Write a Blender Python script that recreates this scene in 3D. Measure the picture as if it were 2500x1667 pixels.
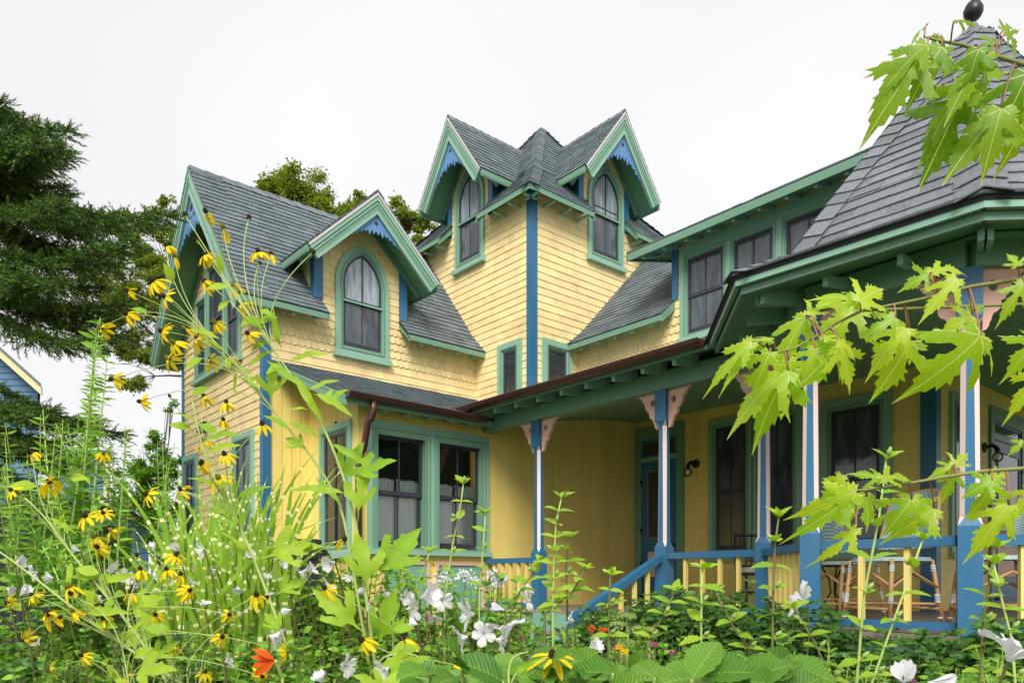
import bpy, bmesh, math, random
import numpy as np
from mathutils import Vector, Matrix
rnd = random.Random(11)
NR = np.random.default_rng(11)
scene = bpy.context.scene
for o in list(bpy.data.objects): bpy.data.objects.remove(o)
COL = scene.collection

# ---------------------------------------------------------------- camera, world, sun
EYE = 1.5
FPX = 1843.0          # focal length in pixels of a 2500 px wide picture
HOR = 1417.0          # horizon row of that picture
cam = bpy.data.cameras.new('camera'); camo = bpy.data.objects.new('camera', cam); COL.objects.link(camo)
camo.location = (0, 0, EYE); camo.rotation_euler = (math.radians(90), 0, 0)
cam.sensor_width = 36.0; cam.lens = 36.0*FPX/2500.0
cam.shift_x = 0.0; cam.shift_y = (HOR-833.5)/2500.0
cam.clip_start = 0.05; cam.clip_end = 2000
scene.camera = camo
world = bpy.data.worlds.new('World'); scene.world = world; world.use_nodes = True
SUN_EL, SUN_AZ = math.radians(42), math.radians(186)   # azimuth measured clockwise from +Y
nt = world.node_tree; nt.nodes.clear()
out = nt.nodes.new('ShaderNodeOutputWorld'); mix = nt.nodes.new('ShaderNodeMixShader')
b1 = nt.nodes.new('ShaderNodeBackground'); b2 = nt.nodes.new('ShaderNodeBackground')
sky = nt.nodes.new('ShaderNodeTexSky'); sky.sky_type = 'NISHITA'; sky.sun_disc = False
sky.sun_elevation = SUN_EL; sky.sun_rotation = SUN_AZ
tc = nt.nodes.new('ShaderNodeTexCoord'); nz = nt.nodes.new('ShaderNodeTexNoise'); nz.inputs['Scale'].default_value = 1.1
nz.inputs['Detail'].default_value = 5
rp = nt.nodes.new('ShaderNodeValToRGB')
rp.color_ramp.elements[0].position = .3; rp.color_ramp.elements[0].color = (.54, .54, .543, 1)
rp.color_ramp.elements[1].position = .75; rp.color_ramp.elements[1].color = (.66, .66, .662, 1)
L = nt.links.new
L(tc.outputs['Generated'], nz.inputs['Vector']); L(nz.outputs['Fac'], rp.inputs['Fac'])
L(rp.outputs['Color'], b2.inputs['Color']); b2.inputs['Strength'].default_value = 1.0
L(sky.outputs['Color'], b1.inputs['Color']); b1.inputs['Strength'].default_value = .1
mix.inputs['Fac'].default_value = .94
L(b1.outputs[0], mix.inputs[1]); L(b2.outputs[0], mix.inputs[2]); L(mix.outputs[0], out.inputs['Surface'])
sl = bpy.data.lights.new('sun', 'SUN'); sl.energy = 2.4; sl.angle = math.radians(30); sl.color = (1, .97, .92)
so = bpy.data.objects.new('sun', sl); COL.objects.link(so)
sd = Vector((math.sin(SUN_AZ)*math.cos(SUN_EL), math.cos(SUN_AZ)*math.cos(SUN_EL), math.sin(SUN_EL)))
so.rotation_euler = sd.to_track_quat('Z', 'Y').to_euler()
scene.render.engine = 'CYCLES'
scene.view_settings.view_transform = 'Standard'; scene.view_settings.look = 'None'
scene.view_settings.exposure = 0.68; scene.view_settings.gamma = 1; scene.view_settings.use_curve_mapping = False
scene.cycles.max_bounces = 8; scene.cycles.transparent_max_bounces = 12

# ---------------------------------------------------------------- house frame: p, q along the two wings, z from the eye
S = 0.72
AL = math.atan2(.6508, .7593); CA, SA = math.cos(AL), math.sin(AL)
def W(v): return (S*(CA*v[0]-SA*v[1]), S*(SA*v[0]+CA*v[1]), S*v[2]+EYE)
def WV(v): return Vector((CA*v[0]-SA*v[1], SA*v[0]+CA*v[1], v[2]))
def px(w):   # world -> picture
    return (1250+FPX*w[0]/w[1], HOR-FPX*(w[2]-EYE)/w[1])
def at(x, y, Y):  # point at depth Y metres seen at (x, y)
    return Vector(((x-1250)/FPX*Y, Y, EYE+(HOR-y)/FPX*Y))
def pq(x, p=None, q=None):   # house coordinate seen at column x on plane p= or q=
    u = (x-1250)/FPX
    if p is not None: return p*(CA-SA*u)/(CA*u+SA)
    return q*(CA*u+SA)/(CA-SA*u)

# ---------------------------------------------------------------- materials
def newmat(name):
    m = bpy.data.materials.new(name); m.use_nodes = True; t = m.node_tree
    return m, t, t.nodes['Principled BSDF']
def paint(name, col, rough=.55, var=.08, scale=6.0, bump=.15, hue=0.0, spec=.35, grain=(1, 1, 1), dirt=0.0):
    m, t, b = newmat(name); N = t.nodes.new; K = t.links.new
    tc = N('ShaderNodeTexCoord'); mp = N('ShaderNodeMapping'); mp.inputs['Scale'].default_value = grain
    n1 = N('ShaderNodeTexNoise'); n1.inputs['Scale'].default_value = scale; n1.inputs['Detail'].default_value = 6
    K(tc.outputs['Object'], mp.inputs['Vector']); K(mp.outputs[0], n1.inputs['Vector'])
    geo = N('ShaderNodeNewGeometry'); oi = N('ShaderNodeObjectInfo')
    add = N('ShaderNodeMath'); add.operation = 'ADD'; K(geo.outputs['Random Per Island'], add.inputs[0]); K(oi.outputs['Random'], add.inputs[1])
    fr = N('ShaderNodeMath'); fr.operation = 'FRACT'; K(add.outputs[0], fr.inputs[0])
    m1 = N('ShaderNodeMath'); m1.operation = 'MULTIPLY_ADD'; m1.inputs[1].default_value = var*2; m1.inputs[2].default_value = 1-var
    K(fr.outputs[0], m1.inputs[0])
    m2 = N('ShaderNodeMath'); m2.operation = 'MULTIPLY_ADD'; m2.inputs[1].default_value = .22 if scale < 30 else .9; m2.inputs[2].default_value = -.11 if scale < 30 else -.45
    K(n1.outputs['Fac'], m2.inputs[0])
    s = N('ShaderNodeMath'); s.operation = 'ADD'; K(m1.outputs[0], s.inputs[0]); K(m2.outputs[0], s.inputs[1])
    hs = N('ShaderNodeHueSaturation'); hs.inputs['Color'].default_value = (*col, 1); K(s.outputs[0], hs.inputs['Value'])
    if hue:
        h = N('ShaderNodeMath'); h.operation = 'MULTIPLY_ADD'; h.inputs[1].default_value = hue*2; h.inputs[2].default_value = .5-hue
        K(fr.outputs[0], h.inputs[0]); K(h.outputs[0], hs.inputs['Hue'])
    last = hs.outputs['Color']
    if dirt:
        n3 = N('ShaderNodeTexNoise'); n3.inputs['Scale'].default_value = 1.7; n3.inputs['Detail'].default_value = 8
        K(tc.outputs['Object'], n3.inputs['Vector'])
        cr = N('ShaderNodeValToRGB'); cr.color_ramp.elements[0].position = .5; cr.color_ramp.elements[1].position = .75
        K(n3.outputs['Fac'], cr.inputs['Fac'])
        mm = N('ShaderNodeMath'); mm.operation = 'MULTIPLY'; mm.inputs[1].default_value = dirt; K(cr.outputs['Color'], mm.inputs[0])
        mx = N('ShaderNodeMixRGB'); mx.inputs['Color2'].default_value = (.30, .24, .13, 1)
        K(mm.outputs[0], mx.inputs['Fac']); K(last, mx.inputs['Color1']); last = mx.outputs['Color']
    K(last, b.inputs['Base Color'])
    b.inputs['Roughness'].default_value = rough; b.inputs['Specular IOR Level'].default_value = spec
    if bump:
        n2 = N('ShaderNodeTexNoise'); n2.inputs['Scale'].default_value = scale*9; n2.inputs['Detail'].default_value = 4
        K(mp.outputs[0], n2.inputs['Vector'])
        bp = N('ShaderNodeBump'); bp.inputs['Strength'].default_value = bump; bp.inputs['Distance'].default_value = .01
        K(n2.outputs['Fac'], bp.inputs['Height']); K(bp.outputs[0], b.inputs['Normal'])
    return m
def leafmat(name, col, col2, trans=.35, rough=.5, spec=.22, tcol=None):
    m, t, b = newmat(name); N = t.nodes.new; K = t.links.new
    geo = N('ShaderNodeNewGeometry'); oi = N('ShaderNodeObjectInfo')
    add = N('ShaderNodeMath'); add.operation = 'ADD'; K(geo.outputs['Random Per Island'], add.inputs[0]); K(oi.outputs['Random'], add.inputs[1])
    fr = N('ShaderNodeMath'); fr.operation = 'FRACT'; K(add.outputs[0], fr.inputs[0])
    mx = N('ShaderNodeMixRGB'); mx.inputs['Color1'].default_value = (*col, 1); mx.inputs['Color2'].default_value = (*col2, 1)
    K(fr.outputs[0], mx.inputs['Fac'])
    tc = N('ShaderNodeTexCoord'); n1 = N('ShaderNodeTexNoise'); n1.inputs['Scale'].default_value = 30; K(tc.outputs['Object'], n1.inputs['Vector'])
    m2 = N('ShaderNodeMath'); m2.operation = 'MULTIPLY_ADD'; m2.inputs[1].default_value = .5; m2.inputs[2].default_value = .75; K(n1.outputs['Fac'], m2.inputs[0])
    hs = N('ShaderNodeHueSaturation'); K(m2.outputs[0], hs.inputs['Value']); K(mx.outputs[0], hs.inputs['Color'])
    K(hs.outputs[0], b.inputs['Base Color']); b.inputs['Roughness'].default_value = rough; b.inputs['Specular IOR Level'].default_value = spec
    tr = N('ShaderNodeBsdfTranslucent'); g = N('ShaderNodeMixRGB'); g.blend_type = 'MULTIPLY'; g.inputs['Fac'].default_value = 1
    g.inputs['Color2'].default_value = (*(tcol or (1.5, 1.35, .5)), 1); K(hs.outputs[0], g.inputs['Color1']); K(g.outputs[0], tr.inputs['Color'])
    ms = N('ShaderNodeMixShader'); ms.inputs[0].default_value = trans
    K(b.outputs[0], ms.inputs[1]); K(tr.outputs[0], ms.inputs[2]); K(ms.outputs[0], t.nodes['Material Output'].inputs['Surface'])
    return m
def simple(name, col, rough=.5, spec=.5, metal=0.0):
    m, t, b = newmat(name); b.inputs['Base Color'].default_value = (*col, 1); b.inputs['Roughness'].default_value = rough
    b.inputs['Specular IOR Level'].default_value = spec; b.inputs['Metallic'].default_value = metal
    return m
def windowglass(name, tint, rough=.06):   # a pane: mostly see-through, mirror-like at grazing angles
    m, t, b = newmat(name); N = t.nodes.new; K = t.links.new
    tr = N('ShaderNodeBsdfTransparent'); tr.inputs['Color'].default_value = (*tint, 1)
    gl = N('ShaderNodeBsdfGlossy'); gl.inputs['Roughness'].default_value = rough
    fz = N('ShaderNodeFresnel'); fz.inputs['IOR'].default_value = 1.5
    ms = N('ShaderNodeMixShader'); K(fz.outputs[0], ms.inputs[0]); K(tr.outputs[0], ms.inputs[1]); K(gl.outputs[0], ms.inputs[2])
    K(ms.outputs[0], t.nodes['Material Output'].inputs['Surface'])
    return m
M = {}
M['siding'] = paint('pale yellow stained shingle', (.92, .725, .365), .7, .05, 3.0, .4, .008, .25, (3, 3, .6), .3)
M['yellow'] = paint('butter yellow paint', (.86, .67, .20), .5, .04, 3.0, .2, 0, .3, (1.5, 1.5, .3), .14)
M['green'] = paint('sea green paint', (.165, .315, .215), .42, .03, 4.0, .2, 0, .4, (1.5, 1.5, .5), .13)
M['green_trim'] = paint('pale sea green paint', (.27, .475, .36), .42, .03, 4.0, .2, 0, .4, (1.5, 1.5, .5), .13)
M['green_soffit'] = paint('sea green soffit paint', (.20, .39, .235), .6, .03, 4.0, .06, 0, .2)
M['blue'] = paint('mid blue paint', (.03, .15, .29), .38, .03, 4.0, .2, 0, .45, (1.5, 1.5, .5), .13)
M['blue_lace'] = paint('cornflower blue paint', (.12, .27, .50), .5, .03, 4.0, .05, 0, .35)
M['pink'] = paint('salmon pink paint', (.80, .47, .38), .5, .03, 4.0, .05, 0, .35)
M['pale_pink'] = paint('pale pink paint', (.90, .68, .62), .5, .02, 4.0, .04, 0, .35)
M['drip'] = paint('weathered white edge', (.62, .58, .55), .5, .05, 8.0, .1)
M['roof'] = paint('grey green asphalt shingle', (.18, .222, .238), .6, .24, 40.0, .9, .02, .3)
M['roof_near'] = paint('blue grey asphalt shingle', (.26, .285, .31), .62, .2, 45.0, 1.0, .03, .3)
M['under'] = simple('roof underlay', (.03, .035, .04), .9)
M['gutter'] = paint('weathered copper gutter', (.075, .024, .018), .32, .1, 9.0, .1, 0, .6)
M['deck'] = paint('brown deck boards', (.27, .215, .18), .5, .1, 6.0, .2)
M['skirt'] = paint('green porch skirt', (.20, .42, .30), .5, .03, 3, .08)
M['sash'] = paint('charcoal window sash', (.045, .045, .06), .4, .03, 4.0, .03)
M['glass_dark'] = paint('dark window glass', (.03, .037, .045), .07, .05, 3, .12, 0, .9)
M['glass_mid'] = paint('screened window glass', (.06, .08, .095), .25, .02, 1.2, 0, 0, .8)
M['glass_pale'] = paint('window glass in reflected sky tone', (.36, .42, .46), .16, .01, 2.4, 0, 0, .7)  # reflected sky is put into this pale base colour
def streakglass(name, c1, c2, rough, grain):  # noise ramp paints reflection streaks into the pane colour
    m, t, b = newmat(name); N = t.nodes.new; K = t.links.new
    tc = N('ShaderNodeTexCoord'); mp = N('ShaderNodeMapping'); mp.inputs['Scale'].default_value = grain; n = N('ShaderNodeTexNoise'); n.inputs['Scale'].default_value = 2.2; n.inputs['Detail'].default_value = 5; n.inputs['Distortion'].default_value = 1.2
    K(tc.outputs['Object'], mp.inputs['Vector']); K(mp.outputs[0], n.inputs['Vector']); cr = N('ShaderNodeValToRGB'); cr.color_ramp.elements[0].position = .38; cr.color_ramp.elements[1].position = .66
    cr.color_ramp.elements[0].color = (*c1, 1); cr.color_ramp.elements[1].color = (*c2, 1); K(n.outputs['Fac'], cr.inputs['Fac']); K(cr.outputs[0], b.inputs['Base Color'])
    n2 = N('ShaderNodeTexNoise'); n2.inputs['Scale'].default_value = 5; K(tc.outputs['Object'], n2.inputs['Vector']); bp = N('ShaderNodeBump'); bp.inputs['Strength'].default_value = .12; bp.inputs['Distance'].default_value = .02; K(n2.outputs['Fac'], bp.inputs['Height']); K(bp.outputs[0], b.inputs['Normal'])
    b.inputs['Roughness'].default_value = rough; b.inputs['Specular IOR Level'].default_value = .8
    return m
M['glass_mid'] = streakglass('old glass with painted reflections', (.03, .04, .05), (.10, .125, .14), .09, (2.5, 2.5, .5))  # dim reflections painted as streaks; no room behind
M['glass_pale'] = streakglass('pale old glass with painted sky reflections', (.22, .27, .31), (.46, .52, .56), .08, (7, 7, .7))  # sky reflections painted as paler streaks; no blind behind
M['glass'] = windowglass('clear glass', (.96, .98, .97))
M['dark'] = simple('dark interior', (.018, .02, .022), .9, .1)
M['curtain'] = paint('white muslin curtain', (.80, .86, .82), .8, .02, 3, .1, 0, .1)
M['black'] = simple('black iron', (.012, .012, .016), .4, .5)
M['hole'] = simple('painted bore shade', (.10, .03, .03), .9, .1)  # dark colour painted as the shade inside a hole

# ---------------------------------------------------------------- object helpers
def link(o, parent=None):
    COL.objects.link(o)
    if parent is not None:
        o.parent = parent
        if parent.get('is_root'): o.matrix_parent_inverse = Matrix.Translation(-Vector(parent.location))
    return o
def empty(name, loc, label, cat, group=None, kind=None):
    o = bpy.data.objects.new(name, None); o.location = loc; o.empty_display_size = .1
    COL.objects.link(o); tag(o, label, cat, group, kind); return o
def tag(o, label=None, cat=None, group=None, kind=None):
    if label: o['label'] = label
    if cat: o['category'] = cat
    if group: o['group'] = group
    if kind: o['kind'] = kind
    return o
def attach(o, parent):   # o has world coordinates baked in its mesh
    COL.objects.link(o)
    if parent is not None:
        o.parent = parent
        loc = Vector((0, 0, 0)); a = parent
        while a is not None: loc += Vector(a.location); a = a.parent
        o.location = -loc
    return o
class MB:
    def __init__(s): s.v = []; s.f = []; s.m = []; s.mi = 0
    def add(s, vs, fs):
        b = len(s.v); s.v += [tuple(x) for x in vs]; s.f += [tuple(b+i for i in f) for f in fs]; s.m += [s.mi]*len(fs); return s
    def prism(s, poly, vec):
        n = len(poly); vec = Vector(vec); a = [Vector(x) for x in poly]; c = [x+vec for x in a]
        s.add(a+c, [tuple(range(n-1, -1, -1)), tuple(range(n, 2*n))]+[(i, (i+1) % n, n+(i+1) % n, n+i) for i in range(n)]); return s
    def box(s, a0, a1, b0, b1, c0, c1):
        return s.prism([(a0, b0, c0), (a1, b0, c0), (a1, b1, c0), (a0, b1, c0)], (0, 0, c1-c0))
    def tube(s, pts, rad, n=8, cap=True, arc=None, ph=0.0):
        pts = [Vector(x) for x in pts]; m = len(pts)
        if not hasattr(rad, '__len__'): rad = [rad]*m
        vs = []; prev = None
        for i, c in enumerate(pts):
            d = (pts[min(i+1, m-1)]-pts[max(i-1, 0)]).normalized()
            r = Vector((0, 0, 1)) if abs(d.z) < .95 else Vector((1, 0, 0))
            if prev is not None: r = prev
            a = (r-d*r.dot(d)).normalized(); prev = a; bb = d.cross(a)
            for k in range(n):
                t = 2*math.pi*k/n+ph; vs.append(c+rad[i]*(math.cos(t)*a+math.sin(t)*bb))
        fs = [(i*n+k, i*n+(k+1) % n, (i+1)*n+(k+1) % n, (i+1)*n+k) for i in range(m-1) for k in range(n)]
        if cap: fs += [tuple(range(n-1, -1, -1)), tuple(range((m-1)*n, m*n))]
        return s.add(vs, fs)
    def lathe(s, c, prof, n=14, axis=None):   # prof: (radius, height)
        c = Vector(c); ax = Vector(axis or (0, 0, 1)).normalized()
        a = ax.orthogonal().normalized(); bb = ax.cross(a); vs = []
        for r, h in prof:
            for k in range(n):
                t = 2*math.pi*k/n; vs.append(c+ax*h+r*(math.cos(t)*a+math.sin(t)*bb))
        m = len(prof)
        fs = [(i*n+k, i*n+(k+1) % n, (i+1)*n+(k+1) % n, (i+1)*n+k) for i in range(m-1) for k in range(n)]
        fs += [tuple(range(n-1, -1, -1)), tuple(range((m-1)*n, m*n))]
        return s.add(vs, fs)
    def build(s, name, mat, parent=None, house=False, smooth=False):
        me = bpy.data.meshes.new(name); me.from_pydata([W(v) for v in s.v] if house else s.v, [], s.f)
        for mm in (mat if isinstance(mat, (list, tuple)) else [mat]): me.materials.append(mm)
        if any(s.m): me.polygons.foreach_set('material_index', s.m)
        me.validate(); me.update()
        bm = bmesh.new(); bm.from_mesh(me); bmesh.ops.recalc_face_normals(bm, faces=bm.faces); bm.to_mesh(me); bm.free()
        if smooth: me.polygons.foreach_set('use_smooth', [True]*len(me.polygons))
        return attach(bpy.data.objects.new(name, me), parent)
def trimesh(name, V, F, mat, parent=None, smooth=False, kind=None, mi=None):
    V = np.asarray(V, dtype=np.float32).reshape(-1, 3); F = np.asarray(F, dtype=np.int32).reshape(-1, 3)
    me = bpy.data.meshes.new(name); me.vertices.add(len(V)); me.vertices.foreach_set('co', V.ravel())
    me.loops.add(F.size); me.loops.foreach_set('vertex_index', F.ravel())
    me.polygons.add(len(F)); me.polygons.foreach_set('loop_start', np.arange(0, F.size, 3, dtype=np.int32))
    for mm in (mat if isinstance(mat, (list, tuple)) else [mat]): me.materials.append(mm)
    if mi is not None: me.polygons.foreach_set('material_index', np.asarray(mi, dtype=np.int32))
    if smooth: me.polygons.foreach_set('use_smooth', np.ones(len(F), dtype=bool))
    me.update(calc_edges=True)
    o = bpy.data.objects.new(name, me)
    if kind: o['kind'] = kind
    return attach(o, parent)

def minus(poly, h):   # convex poly minus the rectangle h -> convex pieces
    out = []
    for a, b, c in ((1, 0, h[0]), (-1, 0, -h[1])):
        q = clip(poly, a, b, c)
        if len(q) > 2 and abs(area(q)) > 2e-5: out.append(q)
    m = clip(clip(poly, -1, 0, -h[0]), 1, 0, h[1]) if len(poly) > 2 else []
    if len(m) > 2:
        for a, b, c in ((0, 1, h[2]), (0, -1, -h[3])):
            q = clip(m, a, b, c)
            if len(q) > 2 and abs(area(q)) > 2e-5: out.append(q)
    return out
class Fr:   # plane frame in house coordinates
    def __init__(s, O, U, V, N): s.O, s.U, s.V, s.N = Vector(O), Vector(U).normalized(), Vector(V).normalized(), Vector(N).normalized()
    def __call__(s, u, v, d=0): return s.O+s.U*u+s.V*v+s.N*d
def FP(p, q): return Fr((p, q, 0), (1, 0, 0), (0, 0, 1), (0, -1, 0))    # wall running along p, faces the court on the right
def FQ(p, q): return Fr((p, q, 0), (0, 1, 0), (0, 0, 1), (-1, 0, 0))    # wall running along q, faces the court on the left
def clip(poly, a, b, c):   # keep a*x+b*y<=c
    o = []
    for i in range(len(poly)):
        P, Q = poly[i], poly[(i+1) % len(poly)]; dp = a*P[0]+b*P[1]-c; dq = a*Q[0]+b*Q[1]-c
        if dp <= 1e-9: o.append(P)
        if (dp < -1e-9 and dq > 1e-9) or (dp > 1e-9 and dq < -1e-9):
            t = dp/(dp-dq); o.append((P[0]+t*(Q[0]-P[0]), P[1]+t*(Q[1]-P[1])))
    return o
def area(poly): return .5*sum(poly[i][0]*poly[(i+1) % len(poly)][1]-poly[(i+1) % len(poly)][0]*poly[i][1] for i in range(len(poly)))
def clipconvex(poly, conv):
    if area(conv) < 0: conv = conv[::-1]
    for i in range(len(conv)):
        P, Q = conv[i], conv[(i+1) % len(conv)]; dx, dy = Q[0]-P[0], Q[1]-P[1]
        poly = clip(poly, dy, -dx, dy*P[0]-dx*P[1])
        if len(poly) < 3: return []
    out = []
    for a in poly:
        if not out or abs(a[0]-out[-1][0])+abs(a[1]-out[-1][1]) > 1e-5: out.append(a)
    if len(out) > 2 and abs(out[0][0]-out[-1][0])+abs(out[0][1]-out[-1][1]) < 1e-5: out.pop()
    return out if len(out) > 2 and abs(area(out)) > 1e-5 else []
# ================================================================= THE HOUSE
house = empty('cottage', W((9.5, 11, -1.5/S)), 'pale yellow shingled cottage with sea green and blue trim, corner tower and wrap-around porch', 'house')
pieces = {}    # kind -> list of (verts, faces, material key, size)
def piece(kind, vs, fs, mat):
    w = [W(v) for v in vs]; pr = [px(a) for a in w]
    xs = [a[0] for a in pr]; ys = [a[1] for a in pr]
    vis = max(xs) > 0 and min(xs) < 2500 and max(ys) > 0
    pieces.setdefault(kind, []).append((w, fs, mat, (max(xs)-min(xs))*(max(ys)-min(ys)) if vis else 0))
def shingles(kind, fr, region, expo, wr, th, mat, holes=(), v0=None, rounded=False, jit=.0):
    if area(region) < 0: region = region[::-1]
    us = [a[0] for a in region]; vs = [a[1] for a in region]
    u0, u1, vv0, v1 = min(us), max(us), min(vs), max(vs)
    v = vv0 if v0 is None else v0+math.floor((vv0-v0)/expo)*expo
    row = 0
    while v < v1-1e-4:
        u = u0-rnd.random()*wr[1] if not rounded else u0-(.5*wr[0] if row % 2 else 0)-wr[0]
        while u < u1:
            w = rnd.uniform(*wr) if not rounded else wr[0]
            g = .004 if not rounded else .004
            j = rnd.uniform(-jit, jit)
            if rounded:
                c, r = u+w/2, w/2-g/2; top = v+expo*1.02
                pts = [(c+r*math.cos(t), v+r*.75+r*.75*math.sin(t)) for t in [math.pi+math.pi*k/6 for k in range(7)]]+[(c+r, top), (c-r, top)]
            else:
                pts = [(u+g/2, v+j), (u+w-g/2, v+j), (u+w-g/2, v+expo+.004), (u+g/2, v+expo+.004)]
            pl = clipconvex(pts, region)
            u += w
            if not pl: continue
            tt = th*rnd.uniform(.8, 1.25)
            pls = [pl]
            for h in holes:
                bu = [a[0] for a in pl]; bv = [a[1] for a in pl]
                if max(bu) > h[0] and min(bu) < h[1] and max(bv) > h[2] and min(bv) < h[3]: pls = [x for q in pls for x in minus(q, h)]
            for pl in pls:
                n = len(pl); A = []; B = []
                for a in pl:
                    k = max(0, min(1, (a[1]-v)/expo)); A.append(fr(a[0], a[1], .001)); B.append(fr(a[0], a[1], tt*(1-k)+.003))
                piece(kind, A+B, [tuple(range(n, 2*n))]+[(i, (i+1) % n, n+(i+1) % n, n+i) for i in range(n)], mat)
        v += expo; row += 1
def flush_pieces():
    for kind, L_ in pieces.items():
        L_.sort(key=lambda a: -a[3]); L_ = [a for a in L_]
        for w, fs, mat, sz in L_[:300]:
            me = bpy.data.meshes.new(kind); me.from_pydata(w, [], fs); me.materials.append(M[mat]); me.update()
            attach(bpy.data.objects.new(kind, me), house)
        rest = L_[300:]
        if rest:
            V = []; F = []; mats = sorted({a[2] for a in rest}); mi = []
            for w, fs, mat, sz in rest:
                b = len(V); V += w; F += [tuple(b+i for i in f) for f in fs]; mi += [mats.index(mat)]*len(fs)
            me = bpy.data.meshes.new(kind); me.from_pydata(V, [], F)
            for k in mats: me.materials.append(M[k])
            me.polygons.foreach_set('material_index', mi); me.update()
            o = attach(bpy.data.objects.new(kind+'_field', me), house); o['kind'] = 'stuff'
def wallpanel(fr, poly, th, mat, name='wall', holes=(), parent=None):
    mb = MB(); us = sorted({min(a[0] for a in poly)-.01, max(a[0] for a in poly)+.01, *[h[0] for h in holes], *[h[1] for h in holes]})
    vs = sorted({min(a[1] for a in poly)-.01, max(a[1] for a in poly)+.01, *[h[2] for h in holes], *[h[3] for h in holes]})
    if not holes: mb.prism([fr(a[0], a[1], 0) for a in poly], fr.N*-th)
    else:
        for i in range(len(us)-1):
            for j in range(len(vs)-1):
                cu, cv = (us[i]+us[i+1])/2, (vs[j]+vs[j+1])/2
                if any(h[0] < cu < h[1] and h[2] < cv < h[3] for h in holes): continue
                pl = clipconvex([(us[i], vs[j]), (us[i+1], vs[j]), (us[i+1], vs[j+1]), (us[i], vs[j+1])], poly)
                if pl: mb.prism([fr(a[0], a[1], 0) for a in pl], fr.N*-th)
    return mb.build(name, mat, parent or house, True)
def part(name, mat, fn, parent=None, smooth=False):
    mb = MB(); fn(mb); return mb.build(name, M[mat], parent or house, True, smooth)
def fbox(mb, fr, u0, u1, v0, v1, d0, d1):
    mb.prism([fr(u0, v0, d0), fr(u1, v0, d0), fr(u1, v1, d0), fr(u0, v1, d0)], fr.N*(d1-d0))
def ring(mb, fr, o, i, d0, d1):
    n = len(o); vs = [fr(a[0], a[1], d1) for a in o]+[fr(a[0], a[1], d1) for a in i]+[fr(a[0], a[1], d0) for a in o]+[fr(a[0], a[1], d0) for a in i]
    fs = []
    for k in range(n):
        j = (k+1) % n; fs += [(k, j, n+j, n+k), (2*n+k, 2*n+j, j, k), (3*n+k, n+k, n+j, 3*n+j)]
    mb.add(vs, fs)
def outline(s0, s1, z0, z1, i, arch=None):
    if arch is None: return [(s0+i, z0+i), (s1-i, z0+i), (s1-i, z1-i), (s0+i, z1-i)]
    hw = (s1-s0)/2; c = (s0+s1)/2; R = arch*hw; zs = z1-math.sqrt(R*R-(R-hw)**2)
    r = R-i; ta = math.acos((R-hw)/r); pts = [(s0+i, z0+i), (s1-i, z0+i)]
    N_ = 9
    for k in range(N_+1): t = ta*k/N_; pts.append((c+hw-R+r*math.cos(t), zs+r*math.sin(t)))
    for k in range(N_-1, -1, -1): t = ta*k/N_; pts.append((c-(hw-R+r*math.cos(t)), zs+r*math.sin(t)))
    return pts
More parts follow.
